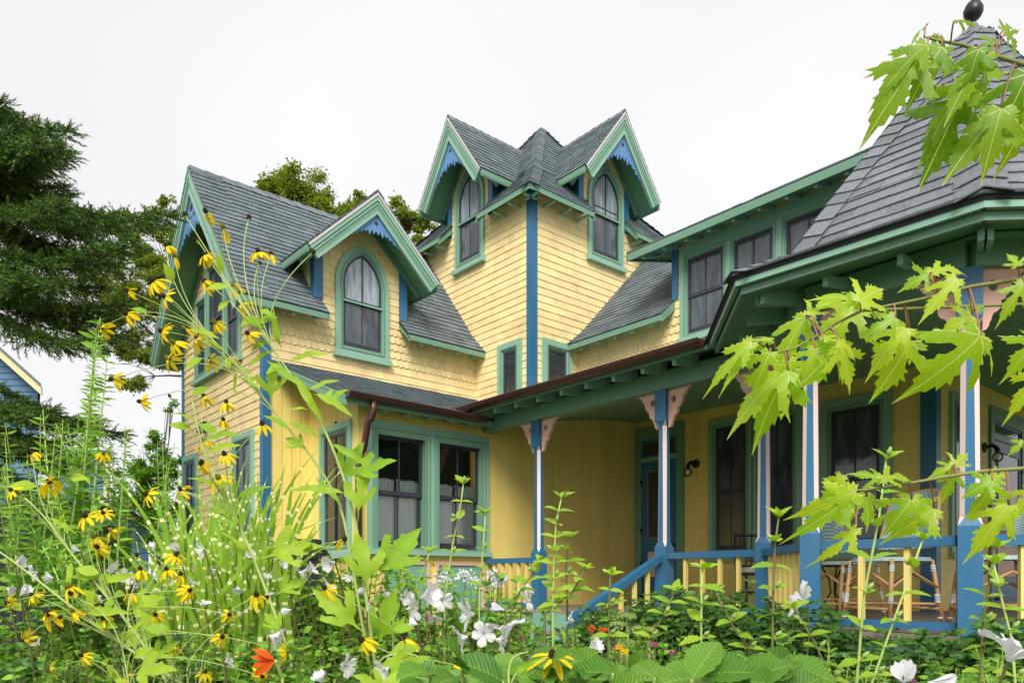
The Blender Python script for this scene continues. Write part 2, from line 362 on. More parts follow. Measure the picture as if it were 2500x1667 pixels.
def window(fr, s0, s1, z0, z1, arch=None, cas=.13, meet=.48, up='glass_mid', lo='glass_dark', mull=1, name='window', sill=True, depth=.055, label=None, grid=None):
    O = lambda i: outline(s0, s1, z0, z1, i, arch)
    mb = MB(); ring(mb, fr, O(0), O(cas), -.02, depth)
    w = mb.build(name, M['green_trim'], house, True)
    if label: w['label'] = label
    def inner(m):
        ring(m, fr, O(cas-.035), O(cas-.012), depth, depth+.012); ring(m, fr, O(cas), O(cas+.03), -.02, depth-.02)
    part('moulding', 'green', inner, w)
    if sill: part('sill', 'green_trim', lambda m: fbox(m, fr, s0-.04, s1+.04, z0-.06, z0+.035, -.01, depth+.05), w)
    i0 = cas+.03; zi = z0+i0; zt = z1-i0; zm = zi+(zt-zi)*meet
    a, b = s0+i0, s1-i0
    f = .05
    # upper sash sits forward of the lower one
    def lower(m):
        ring(m, fr, [(a, zi), (b, zi), (b, zm), (a, zm)], [(a+f, zi+f*1.6), (b-f, zi+f*1.6), (b-f, zm-f*.8), (a+f, zm-f*.8)], 0.0, .012)
        for k in range(1, mull+1):
            c = a+(b-a)*k/(mull+1); fbox(m, fr, c-.011, c+.011, zi+f, zm-f*.5, .001, .01)
    part('lower_sash', 'sash', lower, w)
    def upper(m):
        if arch is None:
            ring(m, fr, [(a, zm-.03), (b, zm-.03), (b, zt), (a, zt)], [(a+f, zm+f*.6), (b-f, zm+f*.6), (b-f, zt-f), (a+f, zt-f)], .01, .03)
        else:
            o = outline(s0, s1, z0, z1, i0, arch); n = outline(s0, s1, z0, z1, i0+f*.7, arch)
            o[0], o[1] = (a, zm-.02), (b, zm-.02); n[0], n[1] = (a+f*.7, zm+.03), (b-f*.7, zm+.03)
            ring(m, fr, o, n, .01, .03)
        for k in range(1, mull+1):
            c = a+(b-a)*k/(mull+1); fbox(m, fr, c-.011, c+.011, zm, zt-.01, .012, .026)
        if grid: fbox(m, fr, a+f, b-f, (zm+zt)/2-.01, (zm+zt)/2+.01, .012, .025)
    part('upper_sash', 'sash', upper, w)
    if arch is not None:
        part('meeting_bead', 'green_trim', lambda m: fbox(m, fr, a-.01, b+.01, zm-.035, zm-.005, .028, .06), w)
    n = mull+1
    for k in range(n):
        l, r = a+(b-a)*k/n, a+(b-a)*(k+1)/n
        part('pane', lo, lambda m: fbox(m, fr, l+.008, r-.008, zi+.02, zm-.01, .003, .006), w)
        def up_(m):
            if arch is None: fbox(m, fr, l+.008, r-.008, zm+.01, zt-.01, .008, .014)
            else:
                o = outline(s0, s1, z0, z1, i0+.02, arch); o[0], o[1] = (a+.02, zm), (b-.02, zm)
                o = clip(clip(o, 1, 0, r-.006), -1, 0, -(l+.006)); m.prism([fr(x[0], x[1], .008) for x in o], fr.N*.006)
        part('pane', up, up_, w)
    return w
def archholes(s0, s1, z0, z1, arch=1.44, ins=.05):
    hw = (s1-s0)/2; c = (s0+s1)/2; R_ = arch*hw; zs = z1-math.sqrt(R_*R_-(R_-hw)**2); out = [(s0+ins, s1-ins, z0+ins, zs)]; r = R_-ins; n = 7; zt = zs+math.sqrt(r*r-(R_-hw)**2)
    for k in range(n):
        za, zb = zs+(zt-zs)*k/n, zs+(zt-zs)*(k+1)/n; h_ = hw-R_+math.sqrt(max(0, r*r-(zb-zs)**2)); 
        if h_ > .02: out.append((c-h_, c+h_, za, zb))
    return out
EX = .14; Z0 = 3.62           # course height and a common course line
WW = (.13, .27)
# ---------------- tower
TP, TQ = 9.516, 10.545
FL, FRt = FQ(TP, TQ), FP(TP, TQ)
SQ, SP = 3.76, 4.0
for fr, Ln, c0, c1 in ((FL, SQ, 1.26, 2.5), (FRt, SP, 1.375, 2.625)):
    cc = (c0+c1)/2
    wallpanel(fr, [(.02, 2.9), (Ln, 2.9), (Ln, 7.42), (.02, 7.42)], .2, M['siding'])
    ga = 9.38-.12; gs = 1.383
    wallpanel(fr, [(c0, 7.42), (c1, 7.42), (c1, ga-gs*(c1-cc)), (cc, ga), (c0, ga-gs*(cc-c0))], .2, M['siding'])
winL = (1.88-.49, 1.88+.49, 6.50, 8.51)
winR = (2.04-.53, 2.04+.53, 6.50, 8.51)
hL = archholes(*winL); hR = archholes(*winR)
slW = pq(1180, p=TP)-TQ, pq(1277.5, p=TP)-TQ   # little window, left face
slL0, slL1 = pq(1276.5, p=TP)-TQ, pq(1218.8, p=TP)-TQ
slR0, slR1 = pq(1321, q=TQ)-TP, pq(1393.7, q=TQ)-TP
for fr, Ln, c0, c1, hs in ((FL, SQ, 1.26, 2.5, hL+[(slL0+.03, slL1-.03, 3, 4.55)]), (FRt, SP, 1.375, 2.625, hR+[(slR0+.03, slR1-.03, 3, 4.55)])):
    cc = (c0+c1)/2
    shingles('wall_shingle', fr, [(.09, 3.0), (Ln, 3.0), (Ln, 7.36), (.09, 7.36)], EX, WW, .012, 'siding', hs, Z0)
    ga = 9.38-.12; gs = 1.383
    shingles('wall_shingle', fr, [(c0, 7.36), (c1, 7.36), (c1, ga-gs*(c1-cc)), (cc, ga), (c0, ga-gs*(cc-c0))], EX, WW, .012, 'siding', hs, Z0)
# corner board of the tower, two faces
part('corner_board', 'blue', lambda m: (fbox(m, FL, -.03, .10, 2.9, 7.42, .0, .032), fbox(m, FRt, .002, .13, 2.9, 7.42, .0, .032)))
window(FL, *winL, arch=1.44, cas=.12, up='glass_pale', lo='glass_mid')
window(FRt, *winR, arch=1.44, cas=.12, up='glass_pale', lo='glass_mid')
def smallwin(fr, s0, s1):
    window(fr, s0, s1, 3.42, 4.62, cas=.14, meet=.02, up='glass_dark', lo='glass_dark', mull=1, grid=True, sill=False)
smallwin(FL, slL0, slL1); smallwin(FRt, slR0, slR1)
# hip roof of the tower
PK = Vector((TP+SP/2, TQ+SQ/2, 10.15)); OV = .35
def plane3(a, b, c):    # frame with U along a->b, V up-slope
    a, b, c = Vector(a), Vector(b), Vector(c); U = (b-a).normalized(); N = U.cross(c-a).normalized()
    if N.z < 0: N = -N
    V = N.cross(U).normalized()
    if V.z < 0: V = -V
    return Fr(a, U, V, N)
def roofpoly(pts, kind='roof_shingle', mat='roof', expo=.14, wr=(.16, .34), th=.018, slab=.05, slabmat='under', do_slab=True, shift=0):
    fr = plane3(pts[0], pts[1], pts[2]); loc = []
    for a in pts: d = Vector(a)-fr.O; loc.append((d.dot(fr.U), d.dot(fr.V)))
    if do_slab: MB().prism([Vector(a) for a in pts], fr.N*-slab).build('roof_slab', M[slabmat], house, True)
    shingles(kind, fr, loc, expo, wr, th, mat, jit=.006, v0=shift)
    return fr
PP, QQ = (TP, TP+SP), (TQ, TQ+SQ)
E0 = [(TP-OV, TQ-OV), (TP-OV, TQ+SQ+OV), (TP+SP+OV, TQ+SQ+OV), (TP+SP+OV, TQ-OV)]
k1 = .9/2.35; C2 = (PK.x, PK.y)
def lerp(a, b, t): return tuple(a[i]+(b[i]-a[i])*t for i in range(len(a)))
MID = [lerp(e, C2, k1)+(8.2,) for e in E0]; ER = [e+(7.22,) for e in E0]
for i in range(4):
    j = (i+1) % 4
    a, b, c, d = ER[i], ER[j], MID[j], MID[i]
    if i == 0 or i == 3:
        # faces over the two visible walls: leave out the overhang in front of the gable dormer
        if i == 0:  c0, c1, fixed = 1.26+TQ, 2.5+TQ, 'q'
        else:       c0, c1, fixed = 1.375+TP, 2.625+TP, 'p'
        ax = 1 if fixed == 'q' else 0
        k = OV/(.9); zw = 7.22+.98*k
        def on(e, z, v):
            r = list(e)+[z]; r[ax] = v; return tuple(r)
        wa, wb = lerp(a, d, k), lerp(b, c, k)
        if i == 0: n_, f_ = (a, wa), (b, wb)
        else: n_, f_ = (b, wb), (a, wa)
        eo = a[:2]; wo = wa[:2]
        for (e_, w_), lim in ((n_, c0), (f_, c1)):
            roofpoly([e_, on(e_[:2], 7.22, lim), on(w_[:2], zw, lim), w_])
            MB().prism([e_, on(e_[:2], 7.22, lim), on(e_[:2], 7.145, lim), (e_[0], e_[1], 7.145)], Vector((.03, 0, 0)) if i == 0 else Vector((0, .03, 0))).build('fascia', M['green'], house, True)
            e2 = on(e_[:2], 7.22, lim); w2 = on(w_[:2], zw, lim); sg = Vector((0, 0, 0)); sg[ax] = .03 if lim == c0 else -.03
            MB().prism([Vector(e2)-Vector((0, 0, .02))+sg*0, Vector(w2)-Vector((0, 0, .02)), Vector(w2)-Vector((0, 0, .2)), Vector(e2)-Vector((0, 0, .16))], -sg).build('rake_board', M['green'], house, True)
            MB().prism([Vector(e_)-Vector((0, 0, .075)), Vector(e2)-Vector((0, 0, .075)), Vector(w2)-Vector((0, 0, .075)), Vector(w_)-Vector((0, 0, .075))], (0, 0, -.02)).build('soffit', M['green_soffit'], house, True)
            st = min(e_[ax], lim)+.2
            while st < max(e_[ax], lim)-.1:
                mb = MB()
                if i == 0: mb.box(TP-OV+.04, TP, st-.025, st+.025, 7.10, 7.135)
                else: mb.box(st-.025, st+.025, TQ-OV+.04, TQ, 7.10, 7.135)
                mb.build('rafter_tail', M['green_trim'], house, True); st += .45
        roofpoly([wa, wb, c, d])
    else:
        roofpoly([a, b, c, d])
        MB().prism([a, b, (b[0], b[1], 7.12), (a[0], a[1], 7.12)], (-.03 if i == 2 else 0, -.03 if i == 1 else 0, 0)).build('fascia', M['green'], house, True)
    roofpoly([MID[i], MID[j], tuple(PK)], do_slab=True)
def caps(a, b, w=.16, ex=.16, mat='roof', dz=.02, kind='ridge_cap', up=Vector((0, 0, 1)), slope=.8):
    a, b = Vector(a), Vector(b); d = (b-a); Ln = d.length; d.normalize(); side = d.cross(up).normalized(); nn = side.cross(d).normalized()
    n = max(1, int(Ln/ex))
    for k in range(n):
        s, e = a+d*(k*Ln/n), a+d*((k+1)*Ln/n+.02); j = rnd.uniform(0, .006)
        lo = .022+j; hi = .006
        vs = []
        for (P_, h) in ((s, lo), (e, hi)):
            vs += [P_+side*-w-nn*w*slope+nn*(h+dz), P_+nn*(h+dz), P_+side*w-nn*w*slope+nn*(h+dz)]
        vs += [v-nn*.012 for v in vs[:3]]
        piece(kind, vs, [(0, 1, 4, 3), (1, 2, 5, 4), (6, 7, 1, 0), (7, 8, 2, 1)], mat)
for i in range(4):
    caps(ER[i], MID[i], .17, .15, 'roof', .02, slope=.45); caps(MID[i], tuple(lerp(MID[i], PK, .97)), .12, .15, 'roof', .02, slope=.6)
# gable builder: barge boards, soffits, lace
def gable(fr, cc, hw, ze, za, g, back, lace, pw=.12, wall_hw=None, pil_z=None, roofback=None, band=.30, eav=True, dmat='drip', ridge=True):
    sl = (za-ze)/hw; Lr = math.hypot(hw, za-ze); ux, uz = hw/Lr, (za-ze)/Lr
    def strip(mb, t0, t1, d0, d1, sgn):   # parallel to the slope, t = distance below the roof line
        e0 = (cc+sgn*hw, ze); tt = lambda t: t/ux
        pl = [(cc+sgn*hw, ze-tt(t0)), (cc, za-tt(t0)), (cc, za-tt(t1)), (cc+sgn*hw, ze-tt(t1))]
        # square the lower end to the slope
        pl[0] = (cc+sgn*(hw-t0*uz), ze-t0*ux); pl[3] = (cc+sgn*(hw-t1*uz), ze-t1*ux)
        mb.prism([fr(a[0], a[1], d0) for a in pl], fr.N*(d1-d0))
    for sgn in (-1, 1):
        b = part('barge_board', 'green', lambda m: strip(m, .05, .05+band*.62, g-.05, g, sgn))
        part('drip_edge', dmat, lambda m: strip(m, .012, .05, g-.04, g+.035, sgn), b)
        part('moulding', 'green_trim', lambda m: (strip(m, .052, .05+band*.2, g, g+.022, sgn), strip(m, .05+band*.28, .05+band*.36, g, g+.012, sgn)), b)
        part('moulding', 'green_trim', lambda m: strip(m, .05+band*.62, .05+band*.78, g-.05, g+.012, sgn), b)
        # soffit under the overhang
        part('soffit', 'green_soffit', lambda m: strip(m, .06, .085, 0, g-.05, sgn))
        part('frieze', 'green', lambda m: strip(m, .085, .085+band*.45, 0.02, .05, sgn))
        if eav:    # eave fascia running back
            a = Vector(fr(cc+sgn*hw, ze-.012, g)); bk = fr.N*-(g+back)
            mb = MB(); nv = fr.U*(-sgn*.03)
            mb.prism([a, a+bk, a+bk+Vector((0, 0, -.13)), a+Vector((0, 0, -.13))], nv)
            mb.build('fascia', M['green'], house, True)
            lo = fr.U*(-sgn*(hw-wall_hw)); up = Vector((0, 0, 1))*((hw-wall_hw)*sl)
            a2 = a+Vector((0, 0, -.10)); MB().prism([a2, a2+bk, a2+bk+lo+up, a2+lo+up], (0, 0, -.02)).build('soffit', M['green_soffit'], house, True)
        # roof plane
        e = fr(cc+sgn*hw, ze, g+.03); r = fr(cc, za, g+.03); eb = fr(cc+sgn*hw, ze, -back); rb = fr(cc, za, -(roofback or back))
        roofpoly([tuple(e), tuple(eb), tuple(rb), tuple(r)])
    if ridge: caps(fr(cc, za, g+.03), fr(cc, za, -(roofback or back)), .13, .2, 'roof', .015, slope=sl)
    if lace:
        t = .05+band*.78-.015; z1 = za-t/ux; ka, kw = lace[0], lace[1]
        prof = [(0, .24), (.05, .25), (.08, .165), (.13, .21), (.165, .12), (.20, .135), (.24, .085), (.28, .10), (.33, .05), (.365, .075), (.41, .035), (.455, .04), (.52, 0)]
        right = [(a*ka, z1-a*ka*sl-w*kw) for a, w in prof][::-1]
        P_ = [(0, z1)]+right+[(-a, b) for a, b in right[::-1] if abs(a) > 1e-6]
        o = MB(); o.prism([fr(cc+a, b, g-.055) for a, b in P_], fr.N*.02)
        ob = o.build('gable_lace', M['blue_lace'], house, True)
        for (hx, hz, hr) in lace[2]:
            mb = MB(); c = fr(cc+hx, z1-hz, g-.034); mb.prism([c+fr.U*(hr*math.cos(a_))+fr.V*(hr*math.sin(a_)) for a_ in [k_*math.pi/6 for k_ in range(12)]], fr.N*.003)
            mb.build('bore_shade_disc', M['hole'], ob, True)  # dark disc laid on the lace as a shaded hole; nothing is cut
LACE = (1.12, 1.85, [(0, .22, .035)])
for fr, cc, hw in ((FL, 1.88, 1.07), (FRt, 2.0, 1.13)):
    gable(fr, cc, hw, 7.9, 9.38, .55, .75, LACE, wall_hw=.75, roofback=1.5)
    for sgn in (-1, 1):
        part('pilaster', 'blue', lambda m: fbox(m, fr, *sorted((cc+sgn*.62, cc+sgn*.76)), 7.32, 8.26, -.1, .035))
        part('dormer_cheek', 'blue', lambda m: fbox(m, fr, *sorted((cc+sgn*.60, cc+sgn*.74)), 7.3, 8.12, -1.0, -.101))
# ---------------- left wing
GA, GQ = 5.054, 12.264; WD = 4.184; WL = TP-GA
FG, FWg = FQ(GA, GQ), FP(GA, GQ)
rz, rc = 7.58, 2.09
wallpanel(FG, [(.0, -2.1), (WD, -2.1), (WD, 4.86), (rc, 7.38), (.0, 4.86)], .2, M['siding'])
wallpanel(FWg, [(.2, -2.1), (WL, -2.1), (WL, 4.80), (.2, 4.80)], .2, M['siding'])
gh = [(1.0, 3.25, 4.0, 5.45), (1.75, 2.6, 4, 5.9), (.42, 1.25, .7, 2.5), (3.27, 4.05, .7, 2.5)]
shingles('wall_shingle', FG, [(.1, -.6), (WD-.1, -.6), (WD-.1, 4.04), (.1, 4.04)], EX, WW, .013, 'siding', gh, Z0)
shingles('scalloped_shingle', FG, [(.1, 4.04), (WD-.1, 4.04), (WD-.1, 4.75), (.1, 4.75)], EX, (.125, .125), .02, 'siding', gh, 4.04, True)
shingles('wall_shingle', FG, [(.1, 4.75), (WD-.1, 4.75), (WD-.1, 4.95), (rc, 7.34), (.1, 4.95)], EX, WW, .013, 'siding', gh, 4.75)
dw = (6.895-.5475-GA, 6.895+.5475-GA, 4.06, 6.10)
dh = archholes(*dw)
shingles('wall_shingle', FWg, [(.1, 3.55), (WL, 3.55), (WL, 4.04), (.1, 4.04)], EX, WW, .012, 'siding', dh, 4.04)
shingles('scalloped_shingle', FWg, [(.1, 4.04), (WL, 4.04), (WL, 4.75), (.1, 4.75)], EX, (.125, .125), .018, 'siding', dh, 4.04, True)
dc = 6.895-GA; dhw = .785
da, dsl = 6.883-.1, .966
shingles('wall_shingle', FWg, [(.1, 4.75), (WL, 4.75), (WL, 4.80), (.1, 4.80)], EX, WW, .012, 'siding', dh, 4.75)
wallpanel(FWg, [(dc-dhw, 4.80), (dc+dhw, 4.80), (dc+dhw, da-dsl*dhw), (dc, da), (dc-dhw, da-dsl*dhw)], .2, M['siding'])
shingles('wall_shingle', FWg, [(dc-dhw, 4.80), (dc+dhw, 4.80), (dc+dhw, da-dsl*dhw), (dc, da), (dc-dhw, da-dsl*dhw)], EX, WW, .012, 'siding', dh, 4.75)
part('corner_board', 'blue', lambda m: (fbox(m, FG, -.032, .1, -2.1, 4.9, 0, .03), fbox(m, FWg, .002, .11, -2.1, 4.75, 0, .032)))
part('corner_board', 'blue', lambda m: fbox(m, FG, WD-.1, WD+.03, -2.1, 4.75, 0, .03))
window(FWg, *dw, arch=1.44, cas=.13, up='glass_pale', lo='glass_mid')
# the triple gable window and the two below it
for s0, s1, zt in ((.93, 1.70, 5.56), (1.67, 2.66, 6.05), (2.63, 3.33, 5.56)):
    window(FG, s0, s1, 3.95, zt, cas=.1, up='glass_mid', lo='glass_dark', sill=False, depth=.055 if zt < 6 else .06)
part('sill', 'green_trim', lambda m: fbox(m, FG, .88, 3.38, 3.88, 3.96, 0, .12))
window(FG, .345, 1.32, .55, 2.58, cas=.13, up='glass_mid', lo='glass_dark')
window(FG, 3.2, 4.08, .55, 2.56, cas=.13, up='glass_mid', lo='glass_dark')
part('porch_sconce', 'black', lambda m: (m.lathe(FG(2.72, 2.86, .12), [(.10, 0), (.05, .13), (.02, .2)], 10), m.tube([FG(2.72, 3.05, .12), FG(2.72, 3.08, .0)], .02, 6)))
# main roof of the wing; its near slope stops either side of the wall dormer
yk = GQ+.08; zk = 5.02
d0_, d1_ = dc-.92+GA, dc+.82+GA
pl0 = GA-.54
def wingslope(y0, y1, pa, pb, zt=rz):
    pass
qe, qr = GQ-.35, GQ+rc
for a, b in ((pl0, 6.08), (7.68, TP)):
    roofpoly([(a, qe, 4.6), (b, qe, 4.6), (b, yk, zk), (a, yk, zk)])
    MB().prism([(a, qe, 4.585), (b, qe, 4.585), (b, qe, 4.49), (a, qe, 4.49)], (0, .03, 0)).build('fascia', M['green'], house, True)
    MB().prism([(a, qe+.03, 4.53), (b, qe+.03, 4.53), (b, GQ, 4.80), (a, GQ, 4.80)], (0, 0, -.02)).build('soffit', M['green_soffit'], house, True)
    t = a+.3 if a > 6 else a+.9
    while t < b-.1:
        MB().prism([(t, qe+.05, 4.50), (t, GQ, 4.72), (t, GQ, 4.64), (t, qe+.05, 4.44)], (.05, 0, 0)).build('rafter_tail', M['green_trim'], house, True); t += .42
for b in (6.08, 7.68):
    s_ = -1 if b < 7 else 1
    MB().prism([(b, qe, 4.58), (b, yk-.05, zk-.05), (b, yk-.05, zk-.17), (b, qe, 4.46)], (.03*s_, 0, 0)).build('rake_board', M['green'], house, True)
roofpoly([(pl0, yk, zk), (TP+1.0, yk, zk), (TP+1.0, qr, rz), (pl0, qr, rz)])
roofpoly([(pl0, GQ+WD+.35, 4.55), (TP+3, GQ+WD+.35, 4.55), (TP+3, qr, rz), (pl0, qr, rz)])
caps((pl0, qr, rz), (TP+1, qr, rz), .13, .28, 'roof', .015, slope=1.2)
# rakes of the west gable (custom: starts where the bell-cast roof starts)
gable(FG, rc, rc+.36, 4.57, rz, .54, .02, (1.35, 2.5, [(0, .26, .07), (.13, .42, .035), (-.13, .42, .035), (.2, .58, .018), (-.2, .58, .018), (0, .45, .02)]), wall_hw=rc, eav=True, band=.34, ridge=False, dmat='green')
# wall dormer gable
gable(FWg, dc, 1.33, 5.598, 6.883, .55, .5, (1.0, 1.3, [(0, .17, .035)]), wall_hw=.95, roofback=1.55)
for sgn in (-1, 1):
    part('pilaster', 'blue', lambda m: fbox(m, FWg, *sorted((dc+sgn*.785, dc+sgn*.955)), 4.9 if sgn > 0 else 4.95, 6.0, -.12, .035))
    part('dormer_cheek', 'siding', lambda m: fbox(m, FWg, *sorted((dc+sgn*.77, dc+sgn*.93)), 4.9, 5.9, -1.0, -.121))
# ---------------- right wing, upper floor
RP = TP+1.251; FRW = FQ(RP, 0)     # u = q
wallpanel(FRW, [(1.5, 3.42), (TQ, 3.42), (TQ, 4.78), (1.5, 4.78)], .2, M['siding'])
wallpanel(FRW, [(1.5, 4.78), (8.2, 4.78), (8.2, 5.95), (1.5, 5.95)], .2, M['siding'])
wq = [pq(1664, p=RP)]
def q_(x): return pq(x, p=RP)
rows = [(q_(1674), q_(1777)), (q_(1786), q_(1899)), (q_(1912), q_(2045)), (q_(2060), q_(2210))]
holesR = [(q_(2210), q_(1670), 4.15, 5.7)]
shingles('scalloped_shingle', FRW, [(4.3, 4.04), (TQ, 4.04), (TQ, 4.75), (4.3, 4.75)], EX, (.125, .125), .018, 'siding', holesR, 4.04, True)
shingles('wall_shingle', FRW, [(4.3, 3.45), (TQ, 3.45), (TQ, 4.04), (4.3, 4.04)], EX, WW, .012, 'siding', holesR, 4.04)
shingles('wall_shingle', FRW, [(4.3, 4.75), (8.2, 4.75), (8.2, 5.95), (4.3, 5.95)], EX, WW, .012, 'siding', holesR, 4.75)
big = part('window_band', 'green_trim', lambda m: (fbox(m, FRW, q_(2215), q_(1664), 5.56, 5.76, 0, .05), fbox(m, FRW, q_(2215), q_(1660), 4.08, 4.17, 0, .10),
    [fbox(m, FRW, b, a, 4.17, 5.56, 0, .05) for a, b in ((q_(1664), q_(1674)), (q_(1777), q_(1786)), (q_(1899), q_(1912)), (q_(2045), q_(2060)), (q_(2210), q_(2222)))]))
for a, b in rows:
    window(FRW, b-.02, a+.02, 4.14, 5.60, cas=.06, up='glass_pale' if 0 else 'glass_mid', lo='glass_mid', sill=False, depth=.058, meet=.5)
part('corner_board', 'blue', lambda m: (fbox(m, FRW, 8.09, 8.22, 4.9, 5.95, 0, .035), fbox(m, FRW, 8.10, 8.22, 4.9, 5.95, -1.2, -.001)))
# skirt roof between tower and shed dormer
e1 = RP-.35
sk = [(e1, 4.6), (RP+.1, 4.96), (RP+2.4, 7.3)]
for (pa, za_), (pb, zb_) in zip(sk, sk[1:]):
    roofpoly([(pa, 8.22, za_), (pa, TQ, za_), (pb, TQ, zb_), (pb, 8.22, zb_)], shift=0)
MB().prism([(e1, 8.2, 4.585), (e1, TQ, 4.585), (e1, TQ, 4.49), (e1, 8.2, 4.49)], (.03, 0, 0)).build('fascia', M['green'], house, True)
MB().prism([(e1+.03, 8.2, 4.53), (e1+.03, TQ, 4.53), (RP, TQ, 4.80), (RP, 8.2, 4.80)], (0, 0, -.02)).build('soffit', M['green_soffit'], house, True)
MB().prism([(e1, 8.2, 4.58), (RP+.05, 8.2, 4.93), (RP+.05, 8.2, 4.78), (e1, 8.2, 4.46)], (0, -.03, 0)).build('rake_board', M['green'], house, True)
t = 8.45
while t < TQ-.1:
    MB().prism([(e1+.05, t, 4.50), (RP, t, 4.72), (RP, t, 4.64), (e1+.05, t, 4.44)], (0, .05, 0)).build('rafter_tail', M['green_trim'], house, True); t += .42
# shed dormer roof
sp = RP-.5; se = 8.86
roofpoly([(sp, 1.0, 5.80), (sp, se, 5.80), (RP+3.0, se, 6.75), (RP+3.0, 1.0, 6.75)])
MB().prism([(sp, 1.0, 5.785), (sp, se, 5.785), (sp, se, 5.66), (sp, 1.0, 5.66)], (.03, 0, 0)).build('fascia', M['green'], house, True)
MB().prism([(sp+.03, 1.0, 5.74), (sp+.03, se-.03, 5.74), (RP+2.4, se-.03, 6.46), (RP+2.4, 1.0, 6.46)], (0, 0, -.02)).build('soffit', M['green_soffit'], house, True)
MB().prism([(sp, se, 5.785), (RP+2.6, se, 6.6), (RP+2.6, se, 6.46), (sp, se, 5.66)], (0, -.03, 0)).build('rake_board', M['green'], house, True)
t = 1.3
while t < se-.1:
    MB().prism([(sp+.06, t, 5.70), (RP, t, 5.87), (RP, t, 5.78), (sp+.06, t, 5.62)], (0, .05, 0)).build('rafter_tail', M['green_trim'], house, True); t += .45
# ---------------- bay / lean-to on the ground floor
BP, BQ = 5.85, 10.5
def boards(fr, u0, u1, z0, z1, w, mat='yellow', holes=(), topf=None):
    n = max(1, round((u1-u0)/w)); w = (u1-u0)/n
    for k in range(n):
        a, b = u0+k*w+.004, u0+(k+1)*w-.004
        t = topf((a+b)/2) if topf else z1; cuts = [(z0, t)]
        for h in holes:
            if a >= h[0]-.02 and b <= h[1]+.02:
                cuts = [c for s, e in cuts for c in ((s, min(e, h[2])), (max(s, h[3]), e)) if c[1]-c[0] > .02]
        for s, e in cuts:
            mb = MB(); fbox(mb, fr, a, b, s, e, 0, .012); mb.build('wall_board', M[mat], house, True)
FB = FP(0, BQ); FBS = FQ(BP, 0)
wc0, wc1 = pq(893.7, q=BQ), 8.42
a0, a1 = pq(914, q=BQ), pq(1038, q=BQ); b0, b1 = pq(1064, q=BQ), pq(1174, q=BQ)
hb = [(a0+.03, a1-.03, .52, 2.33), (b0+.03, b1-.03, .52, 2.33)]
wallpanel(FB, [(BP, -2.1), (8.5, -2.1), (8.5, 2.86), (BP, 2.86)], .12, M['yellow'], holes=hb); wallpanel(FB, [(8.5, -2.1), (12.46, -2.1), (12.46, 3.4), (11.9, 3.4), (8.5, 2.9)], .12, M['yellow'])
wallpanel(FBS, [(BQ+.12, -2.1), (GQ-.2, -2.1), (GQ-.2, 3.4), (BQ+.12, 2.85)], .1, M['yellow'])
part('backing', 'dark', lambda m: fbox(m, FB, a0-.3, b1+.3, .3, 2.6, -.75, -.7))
boards(FB, BP+.13, wc0-.0, -2.0, 2.86, .26); boards(FB, wc0, wc1, 2.5, 2.86, .26); boards(FB, wc0, wc1, .26, .46, 2.5)
boards(FB, wc1, 12.42, -.47, 3.34, .27, topf=lambda u: min(3.34, 2.85+max(0, u-8.3)*.1375))
boards(FBS, BQ+.06, GQ-.02, -2.0, 3.3, .2, holes=[(10.7, 11.75, .5, 2.5)], topf=lambda u: 2.86+(u-BQ)*.40)
FW2 = FP(GA, GQ)
boards(Fr((0, GQ-.05, 0), (1, 0, 0), (0, 0, 1), (0, -1, 0)), GA+.13, BP-.0, -2.0, 3.5, .18)
part('corner_board', 'yellow', lambda m: (fbox(m, FB, BP-.03, BP+.13, -2.1, 2.85, 0, .03), fbox(m, FBS, BQ+.0, BQ+.12, -2.1, 2.85, 0, .03)))
